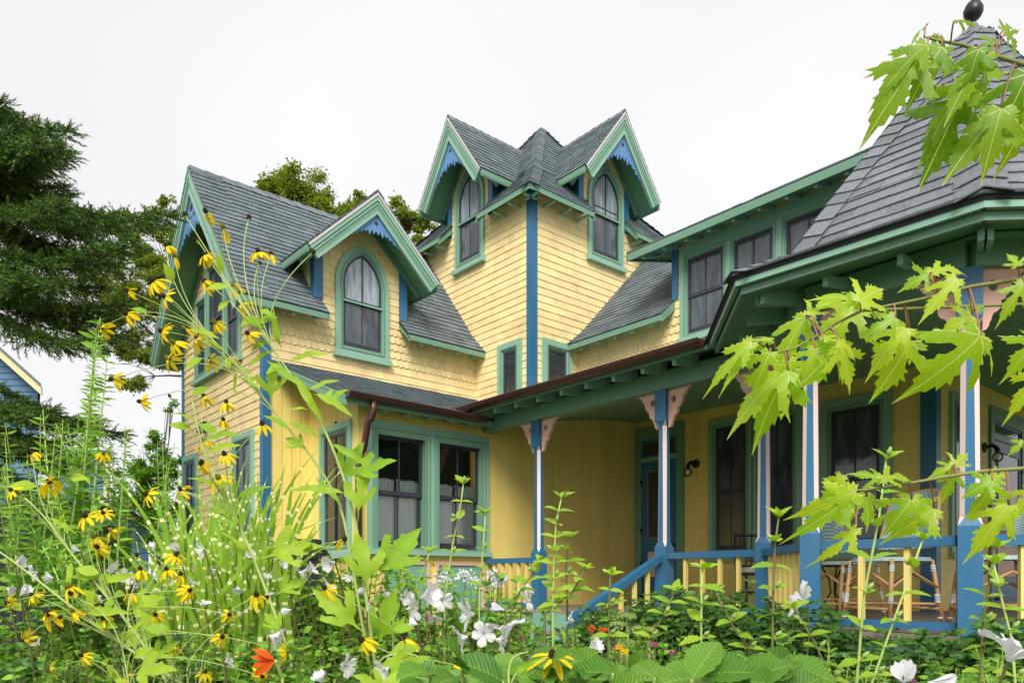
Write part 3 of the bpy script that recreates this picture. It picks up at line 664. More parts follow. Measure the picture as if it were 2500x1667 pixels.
# the double window: casing, sashes with real glass, curtains behind
def bigcase(m):
    fbox(m, FB, wc0, wc1, 2.36, 2.547, .0, .055); fbox(m, FB, wc0, a0, .5, 2.36, 0, .055); fbox(m, FB, a1, b0, .5, 2.36, 0, .055); fbox(m, FB, b1, wc1, .5, 2.36, 0, .055)
bw = part('window', 'green_trim', bigcase)
part('sill', 'green_trim', lambda m: fbox(m, FB, wc0-.05, wc1+.04, .42, .5, 0, .11), bw)
for (l, r) in ((a0, a1), (b0, b1)):
    part('moulding', 'green', lambda m: (ring(m, FB, outline(l-.07, r+.07, .5, 2.43, 0)[:], outline(l-.045, r+.045, .525, 2.405, 0), .055, .068), ring(m, FB, outline(l-.02, r+.02, .5, 2.38, 0), outline(l+.036, r-.036, .536, 2.324, 0), -.124, .062)), bw)
    l2, r2 = l+.03, r-.03; zm = 1.42
    part('upper_sash', 'sash', lambda m: (ring(m, FB, outline(l2, r2, zm-.04, 2.33, 0), outline(l2+.055, r2-.055, zm+.03, 2.27, 0), -.06, -.035), fbox(m, FB, (l2+r2)/2-.012, (l2+r2)/2+.012, zm, 2.28, -.058, -.04)), bw)
    part('lower_sash', 'sash', lambda m: (ring(m, FB, outline(l2, r2, .53, zm-.0, 0), outline(l2+.055, r2-.055, .64, zm-.05, 0), -.1, -.075), fbox(m, FB, (l2+r2)/2-.012, (l2+r2)/2+.012, .6, zm-.03, -.098, -.08)), bw)
    part('pane', 'glass', lambda m: fbox(m, FB, l2+.02, r2-.02, zm, 2.3, -.05, -.047), bw)
    part('pane', 'glass', lambda m: fbox(m, FB, l2+.02, r2-.02, .58, zm-.02, -.09, -.087), bw)
    for (cl, cr) in ((l2-.02, (l2+r2)/2-.02), ((l2+r2)/2+.02, r2+.02)):
        mb = MB(); n = 28; vs = []
        for i in range(n+1):
            u = cl+(cr-cl)*i/n; d = -.17+.022*math.sin(i*1.55)+.012*math.sin(i*.7+cl)
            vs += [FB(u, .45, d), FB(u, 1.53, d), FB(u, 1.60+.018*math.sin(i*2.3), d+.02), FB(u, 1.66+.02*math.sin(i*1.9+1), d-.02)]
        mb.add(vs, [(4*i+k, 4*i+4+k, 4*i+5+k, 4*i+1+k) for i in range(n) for k in range(3)]); mb.build('curtain', M['curtain'], bw, True, True)
# green panels framed in pink under the window
for (l, r) in ((pq(930, q=BQ), pq(1048, q=BQ)), (pq(1063, q=BQ), pq(1181, q=BQ))):
    pn = part('panel', 'skirt', lambda m: fbox(m, FB, l+.05, r-.05, -.70, .27, .0, .006))
    part('panel_moulding', 'pink', lambda m: ring(m, FB, outline(l, r, -.75, .32, 0), outline(l+.055, r-.055, -.695, .265, 0), 0, .03), pn)
boards(FB, pq(893.7, q=BQ)-.1, pq(930, q=BQ)-.02, -1.0, .26, .3)
window(Fr(FBS.O, FBS.U, FBS.V, FBS.N), 10.68, 11.76, .42, 2.547, cas=.13, up='glass_dark', lo='glass_dark')
# lean-to roof
LT = [(BP-.42, BQ-.35, 2.80), (8.0, BQ-.35, 2.80), (TP, BQ-.35, 2.80), (TP, GQ, 3.705), (GA+.1, GQ, 3.705)]
roofpoly([LT[0], LT[2], LT[3], LT[4]], expo=.13)
MB().prism([Vector(LT[0])+Vector((0, 0, -.02)), Vector(LT[4])+Vector((0, 0, -.02)), Vector(LT[4])+Vector((0, 0, -.2)), Vector(LT[0])+Vector((0, 0, -.18))], (.03, 0, 0)).build('rake_board', M['green'], house, True)
MB().prism([Vector(LT[0])+Vector((0, 0, -.07)), Vector(LT[4])+Vector((0, 0, -.07)), (BP, GQ, 3.6), (BP, BQ-.35, 2.74)], (0, 0, -.02)).build('soffit', M['green_soffit'], house, True)
MB().prism([(BP-.4, BQ-.33, 2.78), (8.28, BQ-.33, 2.78), (8.28, BQ-.33, 2.66), (BP-.4, BQ-.33, 2.66)], (0, .03, 0)).build('fascia', M['green_trim'], house, True)
MB().prism([(BP-.4, BQ-.3, 2.70), (8.28, BQ-.3, 2.70), (8.28, BQ, 2.84), (BP-.4, BQ, 2.84)], (0, 0, -.02)).build('soffit', M['green_soffit'], house, True)
t = BP+.3
while t < 8.2: MB().prism([(t, BQ-.28, 2.68), (t, BQ, 2.76), (t, BQ, 2.70), (t, BQ-.28, 2.62)], (.05, 0, 0)).build('rafter_tail', M['green_trim'], house, True); t += .42
def gutter(pts, r, name='gutter'):
    a, b = Vector(pts[0]), Vector(pts[1]); d = (b-a).normalized(); side = d.cross(Vector((0, 0, 1))).normalized()
    prof = [(math.cos(t)*r, math.sin(t)*r) for t in [math.pi+math.pi*k/10 for k in range(11)]]+[(math.cos(t)*r*.86, math.sin(t)*r*.86) for t in [2*math.pi-math.pi*k/10 for k in range(11)]]
    mb = MB(); mb.prism([a+side*x+Vector((0, 0, y)) for x, y in prof], b-a)
    mb.tube([a+side*r, b+side*r], .012, 6); mb.tube([a-side*r, b-side*r], .012, 6)
    mb.prism([a+side*x+Vector((0, 0, y)) for x, y in prof[:11]], d*.01); mb.prism([b+side*x+Vector((0, 0, y)) for x, y in prof[:11]], d*-.01)
    return mb.build(name, M['gutter'], house, True, False)
gutter([(BP-.42, BQ-.42, 2.80), (8.05, BQ-.42, 2.77)], .085)
# downspout
def dsp(m):
    f = lambda u, z, d: FB(u, z, d)
    u0 = pq(912, q=BQ-.42); u1 = BP-.05
    m.tube([f(u0, 2.74, .42), f(u0, 2.60, .42), f(u0-.01, 2.52, .40), f(u0-.06, 2.42, .36), f(u1+.07, 2.04, .12), f(u1+.02, 1.96, .09), f(u1, 1.86, .085), f(u1, -2.0, .085)], .052, 12)
    for k in range(7):
        t = k/6; c = Vector(f(u0-.005-.03*t, 2.58-.13*t, .415-.03*t)); m.tube([c, c+Vector((-.004, 0, -.014))], .058, 12)
part('downspout', 'gutter', dsp, smooth=True)
# ---------------- porch
DZ = -.47
FD = FQ(12.46, 0)      # the door wall, u = q
dq = lambda x: pq(x, p=12.46)
QE = 4.57
wallpanel(FD, [(QE, -2.1), (BQ-.0, -2.1), (BQ-.0, 3.5), (QE, 3.5)], .15, M['yellow'])
FE = FP(12.46, QE); wallpanel(FE, [(.15, -2.1), (8, -2.1), (8, 3.5), (.15, 3.5)], .15, M['yellow'])
w1 = (dq(1960), dq(1732)); w2 = (dq(2180), dq(2004)); dr = (dq(1672), BQ-.03)
hD = [(w1[0]+.04, w1[1]-.04, .5, 3.0), (w2[0]+.04, w2[1]-.04, .5, 3.0), (dr[0]+.04, dr[1]-.04, -.5, 3.1)]
shingles('porch_shingle', FD, [(QE, DZ), (BQ-.02, DZ), (BQ-.02, 3.34), (QE, 3.34)], .165, (.22, .34), .010, 'yellow', hD)
shingles('porch_shingle', FE, [(0.1, DZ), (6, DZ), (6, 3.34), (0.1, 3.34)], .165, (.22, .34), .010, 'yellow', [(.5, 1.7, .5, 3), (2.3, 5, -.4, 3)])
mid = (w1[0]+w1[1])/2
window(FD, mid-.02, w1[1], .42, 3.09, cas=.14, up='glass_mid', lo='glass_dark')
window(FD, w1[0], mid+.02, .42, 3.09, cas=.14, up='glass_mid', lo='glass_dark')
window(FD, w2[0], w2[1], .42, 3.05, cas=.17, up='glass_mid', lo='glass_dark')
part('corner_board', 'blue', lambda m: (fbox(m, FD, QE-.03, QE+.20, DZ, 3.34, 0, .03), fbox(m, FE, .002, .16, DZ, 3.34, 0, .03)))
def door(fr, a, b, zt, name='door'):
    top = zt
    c = part('door_frame', 'green', lambda m: (fbox(m, fr, a, a+.17, DZ, top, 0, .05), fbox(m, fr, b-.17, b, DZ, top, 0, .05), fbox(m, fr, a+.17, b-.17, top-.26, top, 0, .052)))
    tz = 2.48
    part('transom_bar', 'green_trim', lambda m: fbox(m, fr, a+.17, b-.17, tz, tz+.09, 0, .045), c)
    part('transom_pane', 'glass_dark', lambda m: fbox(m, fr, a+.22, b-.22, tz+.12, top-.32, .0, .012), c)
    part('transom_sash', 'blue', lambda m: ring(m, fr, outline(a+.17, b-.17, tz+.09, top-.26, 0), outline(a+.22, b-.22, tz+.13, top-.31, 0), 0, .03), c)
    dd = part('door', 'blue', lambda m: (fbox(m, fr, a+.18, b-.18, DZ+.18, tz-.01, .0, .03)), c)
    part('door_pane', 'glass_dark', lambda m: fbox(m, fr, a+.36, b-.36, .9, tz-.22, .03, .036), c)
    part('door_bead', 'deck', lambda m: ring(m, fr, outline(a+.33, b-.33, .87, tz-.19, 0), outline(a+.36, b-.36, .9, tz-.22, 0), .03, .05), c)
    part('door_panel', 'pink', lambda m: fbox(m, fr, a+.34, b-.34, .08, .60, .03, .042), c)
    part('door_knob', 'black', lambda m: m.lathe(fr(a+.25, .72, .03), [(.035, 0), (.04, .03), (.045, .06), (.02, .09)], 10, tuple(fr.N)), c)
    part('threshold', 'gutter', lambda m: fbox(m, fr, a+.17, b-.17, DZ+.13, DZ+.18, 0, .12), c)
    part('riser', 'green', lambda m: fbox(m, fr, a, b, DZ, DZ+.13, 0, .06), c)
    for z in (.3, 1.0, 2.0): part('hinge', 'black', lambda m: fbox(m, fr, b-.19, b-.15, z, z+.11, .05, .062), c)
    return c
door(FD, dr[0], dr[1], 3.2)
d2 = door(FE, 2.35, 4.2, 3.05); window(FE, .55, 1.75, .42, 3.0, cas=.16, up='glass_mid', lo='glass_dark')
# ceiling
P4_ = (7.09, 3.7)
part('porch_ceiling', 'green_soffit', lambda m: (m.prism([(8.3, 10.5, 2.84), (8.3, -3, 2.84), (11.9, -3, 3.335), (11.9, 10.5, 3.335)], (0, 0, .03)), m.prism([(11.9, 10.5, 3.335), (11.9, -3, 3.335), (20, -3, 3.335), (20, 10.5, 3.335)], (0, 0, .03)),
    m.prism([(8.3, 5.1, 2.84), (7.0, 3.75, 2.84), (7.0, 2.2, 2.84), (8.3, .8, 2.84)], (0, 0, .03))))
# porch roof over it
EV = 7.81
roofpoly([(EV, BQ-.05, 2.94), (EV, 4.5, 2.94), (RP, 4.5, 3.55), (RP, BQ-.05, 3.55)])
MB().prism([(EV, BQ-.33, 2.95), (EV, BQ-.05, 2.94), (TP, BQ-.05, 3.29), (TP, BQ+1.2, 3.29)], (0, 0, -.04)).build('roof_slab', M['under'], house, True)
q3 = pq(1725, p=EV)
MB().prism([(EV+.02, BQ-.2, 2.93), (EV+.02, q3, 2.93), (EV+.02, q3, 2.84), (EV+.02, BQ-.2, 2.84)], (.03, 0, 0)).build('fascia', M['green_trim'], house, True)
gutter([(EV-.07, BQ+.02, 2.94), (EV-.07, q3+.02, 2.94)], .085)
part('soffit', 'green_soffit', lambda m: m.prism([(EV+.05, BQ, 2.91), (EV+.05, 4.9, 2.91), (8.5, 4.9, 3.05), (8.5, BQ, 3.05)], (0, 0, -.02)))
t = BQ-.35
while t > q3+.1:
    MB().prism([(EV+.08, t, 2.90), (8.4, t, 3.0), (8.4, t, 2.86), (EV+.10, t, 2.77)], (0, .06, 0)).build('rafter_tail', M['green_trim'], house, True); t -= .52
# posts
def post(p, q, rot=0.0, zb=DZ, zt=2.62):
    c = W((p, q, DZ)); root = empty('porch_post', c, 'x', 'post')
    w = .0925; ws0, ws1 = .076, .066; zl0, zl1 = .46, .535; zu0, zu1 = 2.13, 2.20
    rc_, rs_ = math.cos(rot), math.sin(rot)
    T_ = lambda x, y, z: W((p+x*rc_-y*rs_, q+x*rs_+y*rc_, z))
    def sq(a, z): return [T_(x, y, z) for x, y in ((-a, -a), (a, -a), (a, a), (-a, a))]
    def oc(a, c_, z):
        return [T_(x, y, z) for x, y in ((-a+c_, -a), (a-c_, -a), (a, -a+c_), (a, a-c_), (a-c_, a), (-a+c_, a), (-a, a-c_), (-a, -a+c_))]
    blk = MB()
    for z0, z1, zc in ((zb, zl0, 1), (zu1, zt, -1)):
        a, b = (sq(w, z0), sq(w, z1)); blk.add(a+b, [(3, 2, 1, 0), (4, 5, 6, 7)]+[(i, (i+1) % 4, 4+(i+1) % 4, 4+i) for i in range(4)])
    # faces of the shaft between the chamfers
    pk = MB()
    cb, ct = .036, .040
    lo, hi = oc(ws0, cb, zl1), oc(ws1, ct, zu0)
    corner = [7, 1, 3, 5]    # chamfer k is between vertex corner[k] and the next
    n = len(blk.v)
    blk.add(lo+hi, [(0, 1, 9, 8), (2, 3, 11, 10), (4, 5, 13, 12), (6, 7, 15, 14)])
    bs, ts = sq(w, zl0), sq(w, zu1)
    # shoulders
    blk.add(bs+lo, [(0, 1, 5, 4), (1, 2, 7, 6), (2, 3, 9, 8), (3, 0, 11, 10)])
    blk.add(ts+hi, [(0, 1, 5, 4), (1, 2, 7, 6), (2, 3, 9, 8), (3, 0, 11, 10)])
    pk.add(lo+hi, [(7, 0, 8, 15), (1, 2, 10, 9), (3, 4, 12, 11), (5, 6, 14, 13)])
    pk.add(bs+lo, [(0, 4, 11), (1, 6, 5), (2, 8, 7), (3, 10, 9)])
    pk.add(ts+hi, [(0, 4, 11), (1, 6, 5), (2, 8, 7), (3, 10, 9)])
    blk.build('shaft', M['blue'], root); pk.build('chamfer', M['pale_pink'], root)
    return root
BR = [(0, 0), (1.0, 0), (.99, .03), (.93, .06), (.85, .075), (.80, .11), (.77, .17), (.72, .21), (.66, .225), (.64, .27), (.63, .33), (.60, .39), (.55, .43), (.52, .435), (.52, .48), (.47, .50), (.42, .50), (.42, .56), (.40, .62), (.36, .67), (.29, .70), (.24, .72), (.21, .78), (.19, .83), (.16, .86), (.14, .92), (.08, .98), (.0, 1.0)]
def bracket(root, p, q, dirv, L_=.36, H=.52, z=2.62, t=.05):
    d = Vector(dirv).normalized(); c = Vector((p, q, z))+d*.0925; n = Vector((-d.y, d.x, 0))*t
    pts = list(BR)
    hx, hy, hr = .24, .27, .115
    hole = [(hx+hr*math.cos(a), hy+hr*.8*math.sin(a)) for a in [math.radians(-90-k*30) for k in range(13)]]
    loop = [(0, 0)]+[(hx, 0)]+hole+[(hx, 0.0001)]+pts[1:]
    vs = [c+d*(x*L_)+Vector((0, 0, -y*H))-n*.5 for x, y in loop]
    mb = MB(); mb.prism(vs, n); mb.build('bracket', M['pink'], root, True)
P1, P2, P3 = (8.4, pq(1316, p=8.4)), (8.4, pq(1621.5, p=8.4)), (8.4, pq(1866, p=8.4))
def hc(X, Y): return (X*CA+Y*SA, -X*SA+Y*CA)
P4 = hc(2.947, 7.45); P5 = hc(3.866, 6.38); P6 = (P5[0]+1.3, P5[1]-1.3)
P4 = (7.09, P4[1]); P5 = (7.09, P5[1]); P6 = (8.4, P5[1]-1.31)
labs = ['blue and pink porch post nearest the bay window', 'blue porch post with the stair handrail springing from it', 'blue and pink porch post at the bend of the railing, beside the nearer tall post', 'tall blue post left of the rattan chairs', 'blue post at the far right, between the rattan chairs', 'porch post at the outer turret corner beyond the right edge']
POSTS = []
for i, (pp, rt) in enumerate(zip((P1, P2, P3, P4, P5, P6), (0, 0, math.radians(20), math.radians(22), math.radians(22), math.radians(22)))):
    r = post(pp[0], pp[1], rt); r['label'] = labs[i]; r['group'] = 'porch posts'; POSTS.append(r)
dq1 = (0, 1, 0); dq2 = (0, -1, 0)
d34 = (P4[0]-P3[0], P4[1]-P3[1], 0); d45 = (P5[0]-P4[0], P5[1]-P4[1], 0); d56 = (P6[0]-P5[0], P6[1]-P5[1], 0)
neg = lambda v: (-v[0], -v[1], 0)
for r, pp, ds in ((POSTS[0], P1, (dq1, dq2)), (POSTS[1], P2, (dq1, dq2)), (POSTS[2], P3, (dq1, d34)), (POSTS[3], P4, (neg(d34), d45)), (POSTS[4], P5, (neg(d45), d56))):
    for d in ds: bracket(r, pp[0], pp[1], d)
# beams
def beam(a, b, w=.11, z0=2.62, z1=2.86, mat='green', name='beam', ext=0.0):
    a, b = Vector((a[0], a[1], 0)), Vector((b[0], b[1], 0)); d = (b-a).normalized(); n = Vector((-d.y, d.x, 0))*w; a = a-d*ext; b = b+d*ext
    mb = MB(); mb.prism([a+n+Vector((0, 0, z0)), b+n+Vector((0, 0, z0)), b-n+Vector((0, 0, z0)), a-n+Vector((0, 0, z0))], (0, 0, z1-z0)); return mb.build(name, M[mat], house, True)
beam((8.4, BQ-.002), P3, .11, ext=0); beam(P3, P4, .1, 2.622); beam(P4, P5, .1); beam(P5, P6, .1, 2.622); beam(P6, (16, P6[1]), .1)
# deck and skirt
dk = [(8.2, BQ-.02), (8.2, P3[1]+.1), (6.87, P4[1]+.12), (6.87, P5[1]-.1), (8.2, P6[1]-.1), (17, P6[1]-.1), (17, BQ-.02)]
yy = -2.0; n = 0
for k in range(30):
    a, b = 6.87+k*.2, 6.87+(k+1)*.2-.008
    pl = clip(clip([(x, y) for x, y in dk], 1, 0, b), -1, 0, -a)
    if len(pl) > 2: MB().prism([(x, y, DZ-.05) for x, y in pl], (0, 0, .05)).build('deck_board', M['deck'], house, True)
MB().prism([(x, y, DZ-.15) for x, y in [(12.9, BQ), (12.9, P6[1]-.1), (17, P6[1]-.1), (17, BQ)]], (0, 0, .14)).build('deck_base', M['deck'], house, True)
part('porch_skirt', 'skirt', lambda m: [m.prism([(a[0]+.06, a[1], DZ-.05), (b[0]+.06, b[1], DZ-.05), (b[0]+.06, b[1], -2.1), (a[0]+.06, a[1], -2.1)], (.04, 0, 0)) for a, b in zip(dk[:5], dk[1:5])])
# railings
def railing(a, b, pitch, e0=.09, e1=.09, z=.385, zb=-.36, nb=None, label='', first=None):
    a, b = Vector((a[0], a[1], 0)), Vector((b[0], b[1], 0)); d = (b-a); Ln = d.length; d.normalize(); n = Vector((-d.y, d.x, 0)); mid = (a+b)/2
    root = empty('porch_railing', W((mid.x, mid.y, DZ)), label, 'railing', 'porch railings')
    def bar(z0, z1, w, nm):
        mb = MB(); p0, p1 = a+d*e0, b-d*e1
        mb.prism([p0+n*w+Vector((0, 0, z0)), p1+n*w+Vector((0, 0, z0)), p1-n*w+Vector((0, 0, z0)), p0-n*w+Vector((0, 0, z0))], (0, 0, z1-z0)); mb.build(nm, M['blue'], root, True)
    bar(z-.085, z, .055, 'handrail'); bar(zb-.07, zb, .04, 'bottom_rail')
    k = max(2, round((Ln-e0-e1)/pitch))
    for i in range(1, k):
        c = a+d*(e0+(Ln-e0-e1)*i/k); mb = MB(); h = .024
        mb.prism([c+d*h+n*h+Vector((0, 0, zb)), c-d*h+n*h+Vector((0, 0, zb)), c-d*h-n*h+Vector((0, 0, zb)), c+d*h-n*h+Vector((0, 0, zb))], (0, 0, z-.085-zb))
        mb.build('baluster', M['yellow'], root, True)
    return root
railing((8.4, BQ-.02), P1, .22, .02, .09, label='short blue railing with yellow balusters between bay window and first post')
railing(P2, P3, .29, label='blue railing with yellow balusters right of the stair handrail')
railing(P3, P4, .21, label='blue railing section with closely set yellow balusters, between two posts at the bend')
railing(P4, P5, .36, label='blue railing with yellow balusters in front of the rattan chairs')
railing(P5, P6, .36, label='blue railing section running past the right edge of the picture')
# stairs with handrail
st = empty('porch_stair', W((7.3, 7.8, -2.1)), 'green porch stair with sloping blue handrail and yellow balusters', 'stairs')
for k in range(5):
    mb = MB(); x0 = 8.2-.34*(k+1); z = DZ-.30*(k+1); mb.box(x0, x0+.36, P2[1]+.1, P1[1]-.1, z-.05, z); mb.build('tread', M['deck'], st, True)
    mb = MB(); mb.box(x0+.31, x0+.34, P2[1]+.1, P1[1]-.1, z-.0, z+.30-.05); mb.build('riser', M['skirt'], st, True)
for qq in (P2[1],):
    def sloped(x0, z0, x1, z1, w, h, nm):
        MB().prism([(x0, qq-w, z0), (x1, qq-w, z1), (x1, qq-w, z1-h), (x0, qq-w, z0-h)], (0, 2*w, 0)).build(nm, M['blue'], st, True)
    sloped(8.31, .37, 6.72, -.37, .055, .10, 'handrail'); sloped(8.31, -.36, 6.72, -1.10, .04, .08, 'bottom_rail')
    for k in range(1, 6):
        x = 8.31-.27*k; zt_ = .37-.74/1.59*(8.31-x)-.08; MB().box(x-.024, x+.024, qq-.024, qq+.024, zt_-.72, zt_).build('baluster', M['yellow'], st, True)
    MB().box(6.6, 6.74, qq-.07, qq+.07, -2.1, -.38).build('newel', M['blue'], st, True)
# ---------------- turret roof over the porch corner
ze = 2.94
Oc = (5.20, 8.51)
EE = [(2.378, 9.226), (2.13, 7.283), (3.58, 5.72), (5.45, 5.60)]
EE = EE+[(2*Oc[0]-x, 2*Oc[1]-y) for x, y in EE]
EH = [hc(*e) for e in EE]; OH = hc(*Oc); APEX = (OH[0], OH[1], 6.28)
KK = [lerp(e, OH, .2287)+(3.24,) for e in EH]; K2 = [lerp(e, OH, .36)+(3.80,) for e in EH]
EHz = [e+(ze,) for e in EH]
for i in range(8):
    j = (i+1) % 8
    if i < 4:
        roofpoly([EHz[i], EHz[j], KK[j], KK[i]], 'turret_shingle', 'roof_near', .165, (.20, .36), .017)
        roofpoly([KK[i], KK[j], K2[j], K2[i]], 'turret_shingle', 'roof_near', .165, (.20, .36), .017)
    ttop = [lerp(k, APEX, .93) for k in K2]
    roofpoly([K2[i], K2[j], ttop[j], ttop[i]], 'turret_shingle', 'roof_near', .165, (.20, .36), .017)
    for a, b in (((EHz[i], KK[i]), (KK[i], K2[i]), (K2[i], ttop[i])) if i < 4 else ((K2[i], ttop[i]),)): caps(a, b, .20, .18, 'roof_near', .026, 'turret_cap', slope=.36)
    if i < 4:
        a, b = Vector(EHz[i]), Vector(EHz[j]); inw = Vector((OH[0], OH[1], ze))
        off = lambda v, t, dz: v+(inw-v).normalized()*t+Vector((0, 0, dz))
        for t0, z0, z1, mt, nm in ((.03, -.012, -.10, 'green_trim', 'fascia'), (.10, -.08, -.17, 'green', 'fascia')):
            MB().prism([off(a, t0, z0), off(b, t0, z0), off(b, t0, z1), off(a, t0, z1)], (off(a, t0+.05, 0)-off(a, t0, 0)+off(b, t0+.05, 0)-off(b, t0, 0))*.5).build(nm, M[mt], house, True)
        MB().prism([off(a, .1, -.10), off(b, .1, -.10), off(b, 1.3, .02), off(a, 1.3, .02)], (0, 0, .02)).build('soffit', M['green_soffit'], house, True)
        Ln = (b-a).length; n = 3
        for k in range(n+1):
            c = a.lerp(b, (k+.0)/n if 0 < k < n else (.02 if k == 0 else .98)); c0 = off(c, .28, -.16); c1 = off(c, .95, -.06); s = (b-a).normalized()*.05
            MB().prism([c0, c1, c1+Vector((0, 0, -.10)), c0+Vector((0, 0, -.09))], s).build('rafter_tail', M['green_trim'], house, True)
        # the drip edge
        MB().prism([off(a, -.015, 0), off(b, -.015, 0), off(b, .06, .0), off(a, .06, .0)], (0, 0, -.012)).build('drip_edge', M['under'], house, True)
part('finial_cap', 'roof_near', lambda m: m.lathe((OH[0], OH[1], 6.0), [(.22, -.05), (.10, .16), (.03, .28)], 8))
part('finial', 'black', lambda m: m.lathe((OH[0], OH[1], 6.24), [(.03, 0), (.03, .06), (.07, .09), (.098, .14), (.102, .19), (.075, .25), (.03, .29), (.018, .31), (.015, .7), (.002, .95)], 16), smooth=True)
# porch light
def lamp(fr, u, z):
    pl_ = part('lamp_board', 'yellow', lambda m: fbox(m, fr, u-.17, u+.13, z-.22, z+.22, .0, .03))
    part('lamp_plate', 'black', lambda m: m.lathe(fr(u-.02, z+.02, .03), [(.085, 0), (.085, .03), (.03, .05)], 14, tuple(fr.N)), pl_)
    part('lamp_arm', 'black', lambda m: m.tube([fr(u, z+.02, .05), fr(u+.02, z+.05, .14), fr(u+.04, z, .2), fr(u+.045, z-.06, .22)], [.03, .035, .035, .045], 8), pl_)
    part('lamp_globe', 'glass', lambda m: m.lathe(fr(u+.045, z-.16, .22), [(.01, -.085), (.05, -.07), (.08, -.03), (.085, .0), (.075, .04), (.045, .08)], 14), pl_, True)
    part('lamp_bulb', 'curtain', lambda m: m.lathe(fr(u+.045, z-.14, .22), [(.005, -.045), (.03, -.03), (.035, 0), (.02, .05)], 10), pl_, True)
lamp(FD, dq(1700), 2.28); lamp(FE, 2.05, 2.25)
flush_pieces()
# ================================================================= SETTING
def ground():
    m, t, b = newmat('garden soil and lawn'); N = t.nodes.new; K = t.links.new
    tc = N('ShaderNodeTexCoord'); n = N('ShaderNodeTexNoise'); n.inputs['Scale'].default_value = 1.2; n.inputs['Detail'].default_value = 9; K(tc.outputs['Object'], n.inputs['Vector'])
    cr = N('ShaderNodeValToRGB'); cr.color_ramp.elements[0].color = (.045, .07, .02, 1); cr.color_ramp.elements[1].color = (.09, .12, .04, 1); K(n.outputs['Fac'], cr.inputs['Fac']); K(cr.outputs[0], b.inputs['Base Color']); b.inputs['Roughness'].default_value = .9
    mb = MB(); mb.add([(-600, -600, 0), (600, -600, 0), (600, 600, 0), (-600, 600, 0)], [(0, 1, 2, 3)]); o = mb.build('ground', m); o['kind'] = 'structure'
ground()
# ---------------------------------------------------------------- leaf materials
M['lf_bright'] = leafmat('bright leaf', (.25, .45, .03), (.40, .56, .05), .38)
M['lf_mid'] = leafmat('mid green leaf', (.07, .23, .02), (.27, .50, .045), .25)
M['lf_dark'] = leafmat('dark green leaf', (.03, .11, .02), (.10, .23, .035), .22, .35)
M['lf_maple'] = leafmat('maple leaf', (.27, .44, .03), (.38, .52, .035), .5, .4, .4, (1.25, 1.2, .4))
M['lf_maple_dark'] = leafmat('shaded maple leaf', (.12, .27, .02), (.20, .36, .03), .45, .4, .4, (1.25, 1.2, .4))  # darker copy of the maple leaf, shade put into its colour
M['lf_tree'] = leafmat('tree leaf', (.09, .19, .03), (.34, .43, .05), .4, .5)
M['needle'] = leafmat('spruce needle', (.018, .06, .018), (.15, .26, .04), .12, .5, .2)
M['grass'] = leafmat('grass blade', (.22, .42, .04), (.36, .54, .05), .3)
M['stem'] = paint('pale green stem', (.42, .52, .16), .5, .06, 20, 0)
M['stem_dark'] = paint('brown green stem', (.16, .15, .06), .6, .1, 20, 0)
M['stem_red'] = paint('reddish stem', (.33, .15, .09), .5, .1, 20, 0)
M['bark'] = paint('bark', (.07, .05, .04), .9, .1, 12, .4)
M['petal_y'] = leafmat('yellow petal', (.92, .66, .01), (.95, .74, .02), .35, .5, .15, (1.1, 1.0, .3))
M['cone'] = paint('brown flower cone', (.055, .03, .010), .9, .3, 60, .8)
M['cone_y'] = paint('olive flower cone', (.30, .25, .03), .9, .2, 60, .8)
M['petal_w'] = leafmat('white petal', (.80, .80, .82), (.88, .88, .89), .35, .5, .2, (1, 1, 1))
M['petal_v'] = leafmat('lilac petal', (.62, .58, .80), (.80, .80, .88), .3, .5, .2, (1, 1, 1))
M['petal_r'] = leafmat('orange red petal', (.75, .10, .015), (.85, .17, .02), .3, .5, .2, (1, .6, .3))
M['petal_m'] = leafmat('magenta petal', (.55, .02, .30), (.70, .10, .38), .3, .5, .2, (1, .6, .8))
M['sedum'] = paint('pale green sedum head', (.30, .40, .10), .9, .15, 50, .9)
M['bud'] = paint('green bud', (.30, .42, .12), .5, .1, 20, 0)
M['stripe'] = simple('cream band on grass', (.78, .78, .42), .5)
M['brown_leaf'] = leafmat('withered leaf', (.04, .02, .015), (.08, .04, .02), .1)
# ---------------------------------------------------------------- leaf templates (unit length along +y, face towards +z)
def tmpl(prof, droop=.25, fold=.15, curl=0.0, n=None):
    V = [(0, 0, 0)]; F = []
    for y, w in prof:
        z = -droop*y*y
        V += [(-w, y, z+fold*w), (0, y, z), (w, y, z+fold*w)]
    V.append((0, 1, -droop)); m = len(prof)
    F += [(0, 2, 1), (0, 3, 2)]
    for i in range(m-1):
        a = 1+3*i; b = a+3; F += [(a, a+1, b+1), (a, b+1, b), (a+1, a+2, b+2), (a+1, b+2, b+1)]
    a = 1+3*(m-1); F += [(a, a+1, len(V)-1), (a+1, a+2, len(V)-1)]
    return np.array(V, float), np.array(F)
T_OV = tmpl([(.18, .17), (.42, .27), (.72, .17)])
T_WIDE = tmpl([(.12, .22), (.35, .38), (.65, .30), (.86, .14)], .3, .25)
T_NAR = tmpl([(.2, .09), (.5, .13), (.8, .07)], .3, .2)
T_RH = (np.array([(0, 0, 0), (-.3, .45, .06), (.3, .45, .06), (0, 1, -.1)], float), np.array([(0, 2, 1), (1, 2, 3)]))
T_SERR = tmpl([(.08, .14), (.14, .20), (.20, .17), (.30, .27), (.36, .22), (.48, .29), (.54, .22), (.66, .22), (.72, .15), (.84, .12)], .3, .2)
def tooth(prof): return prof
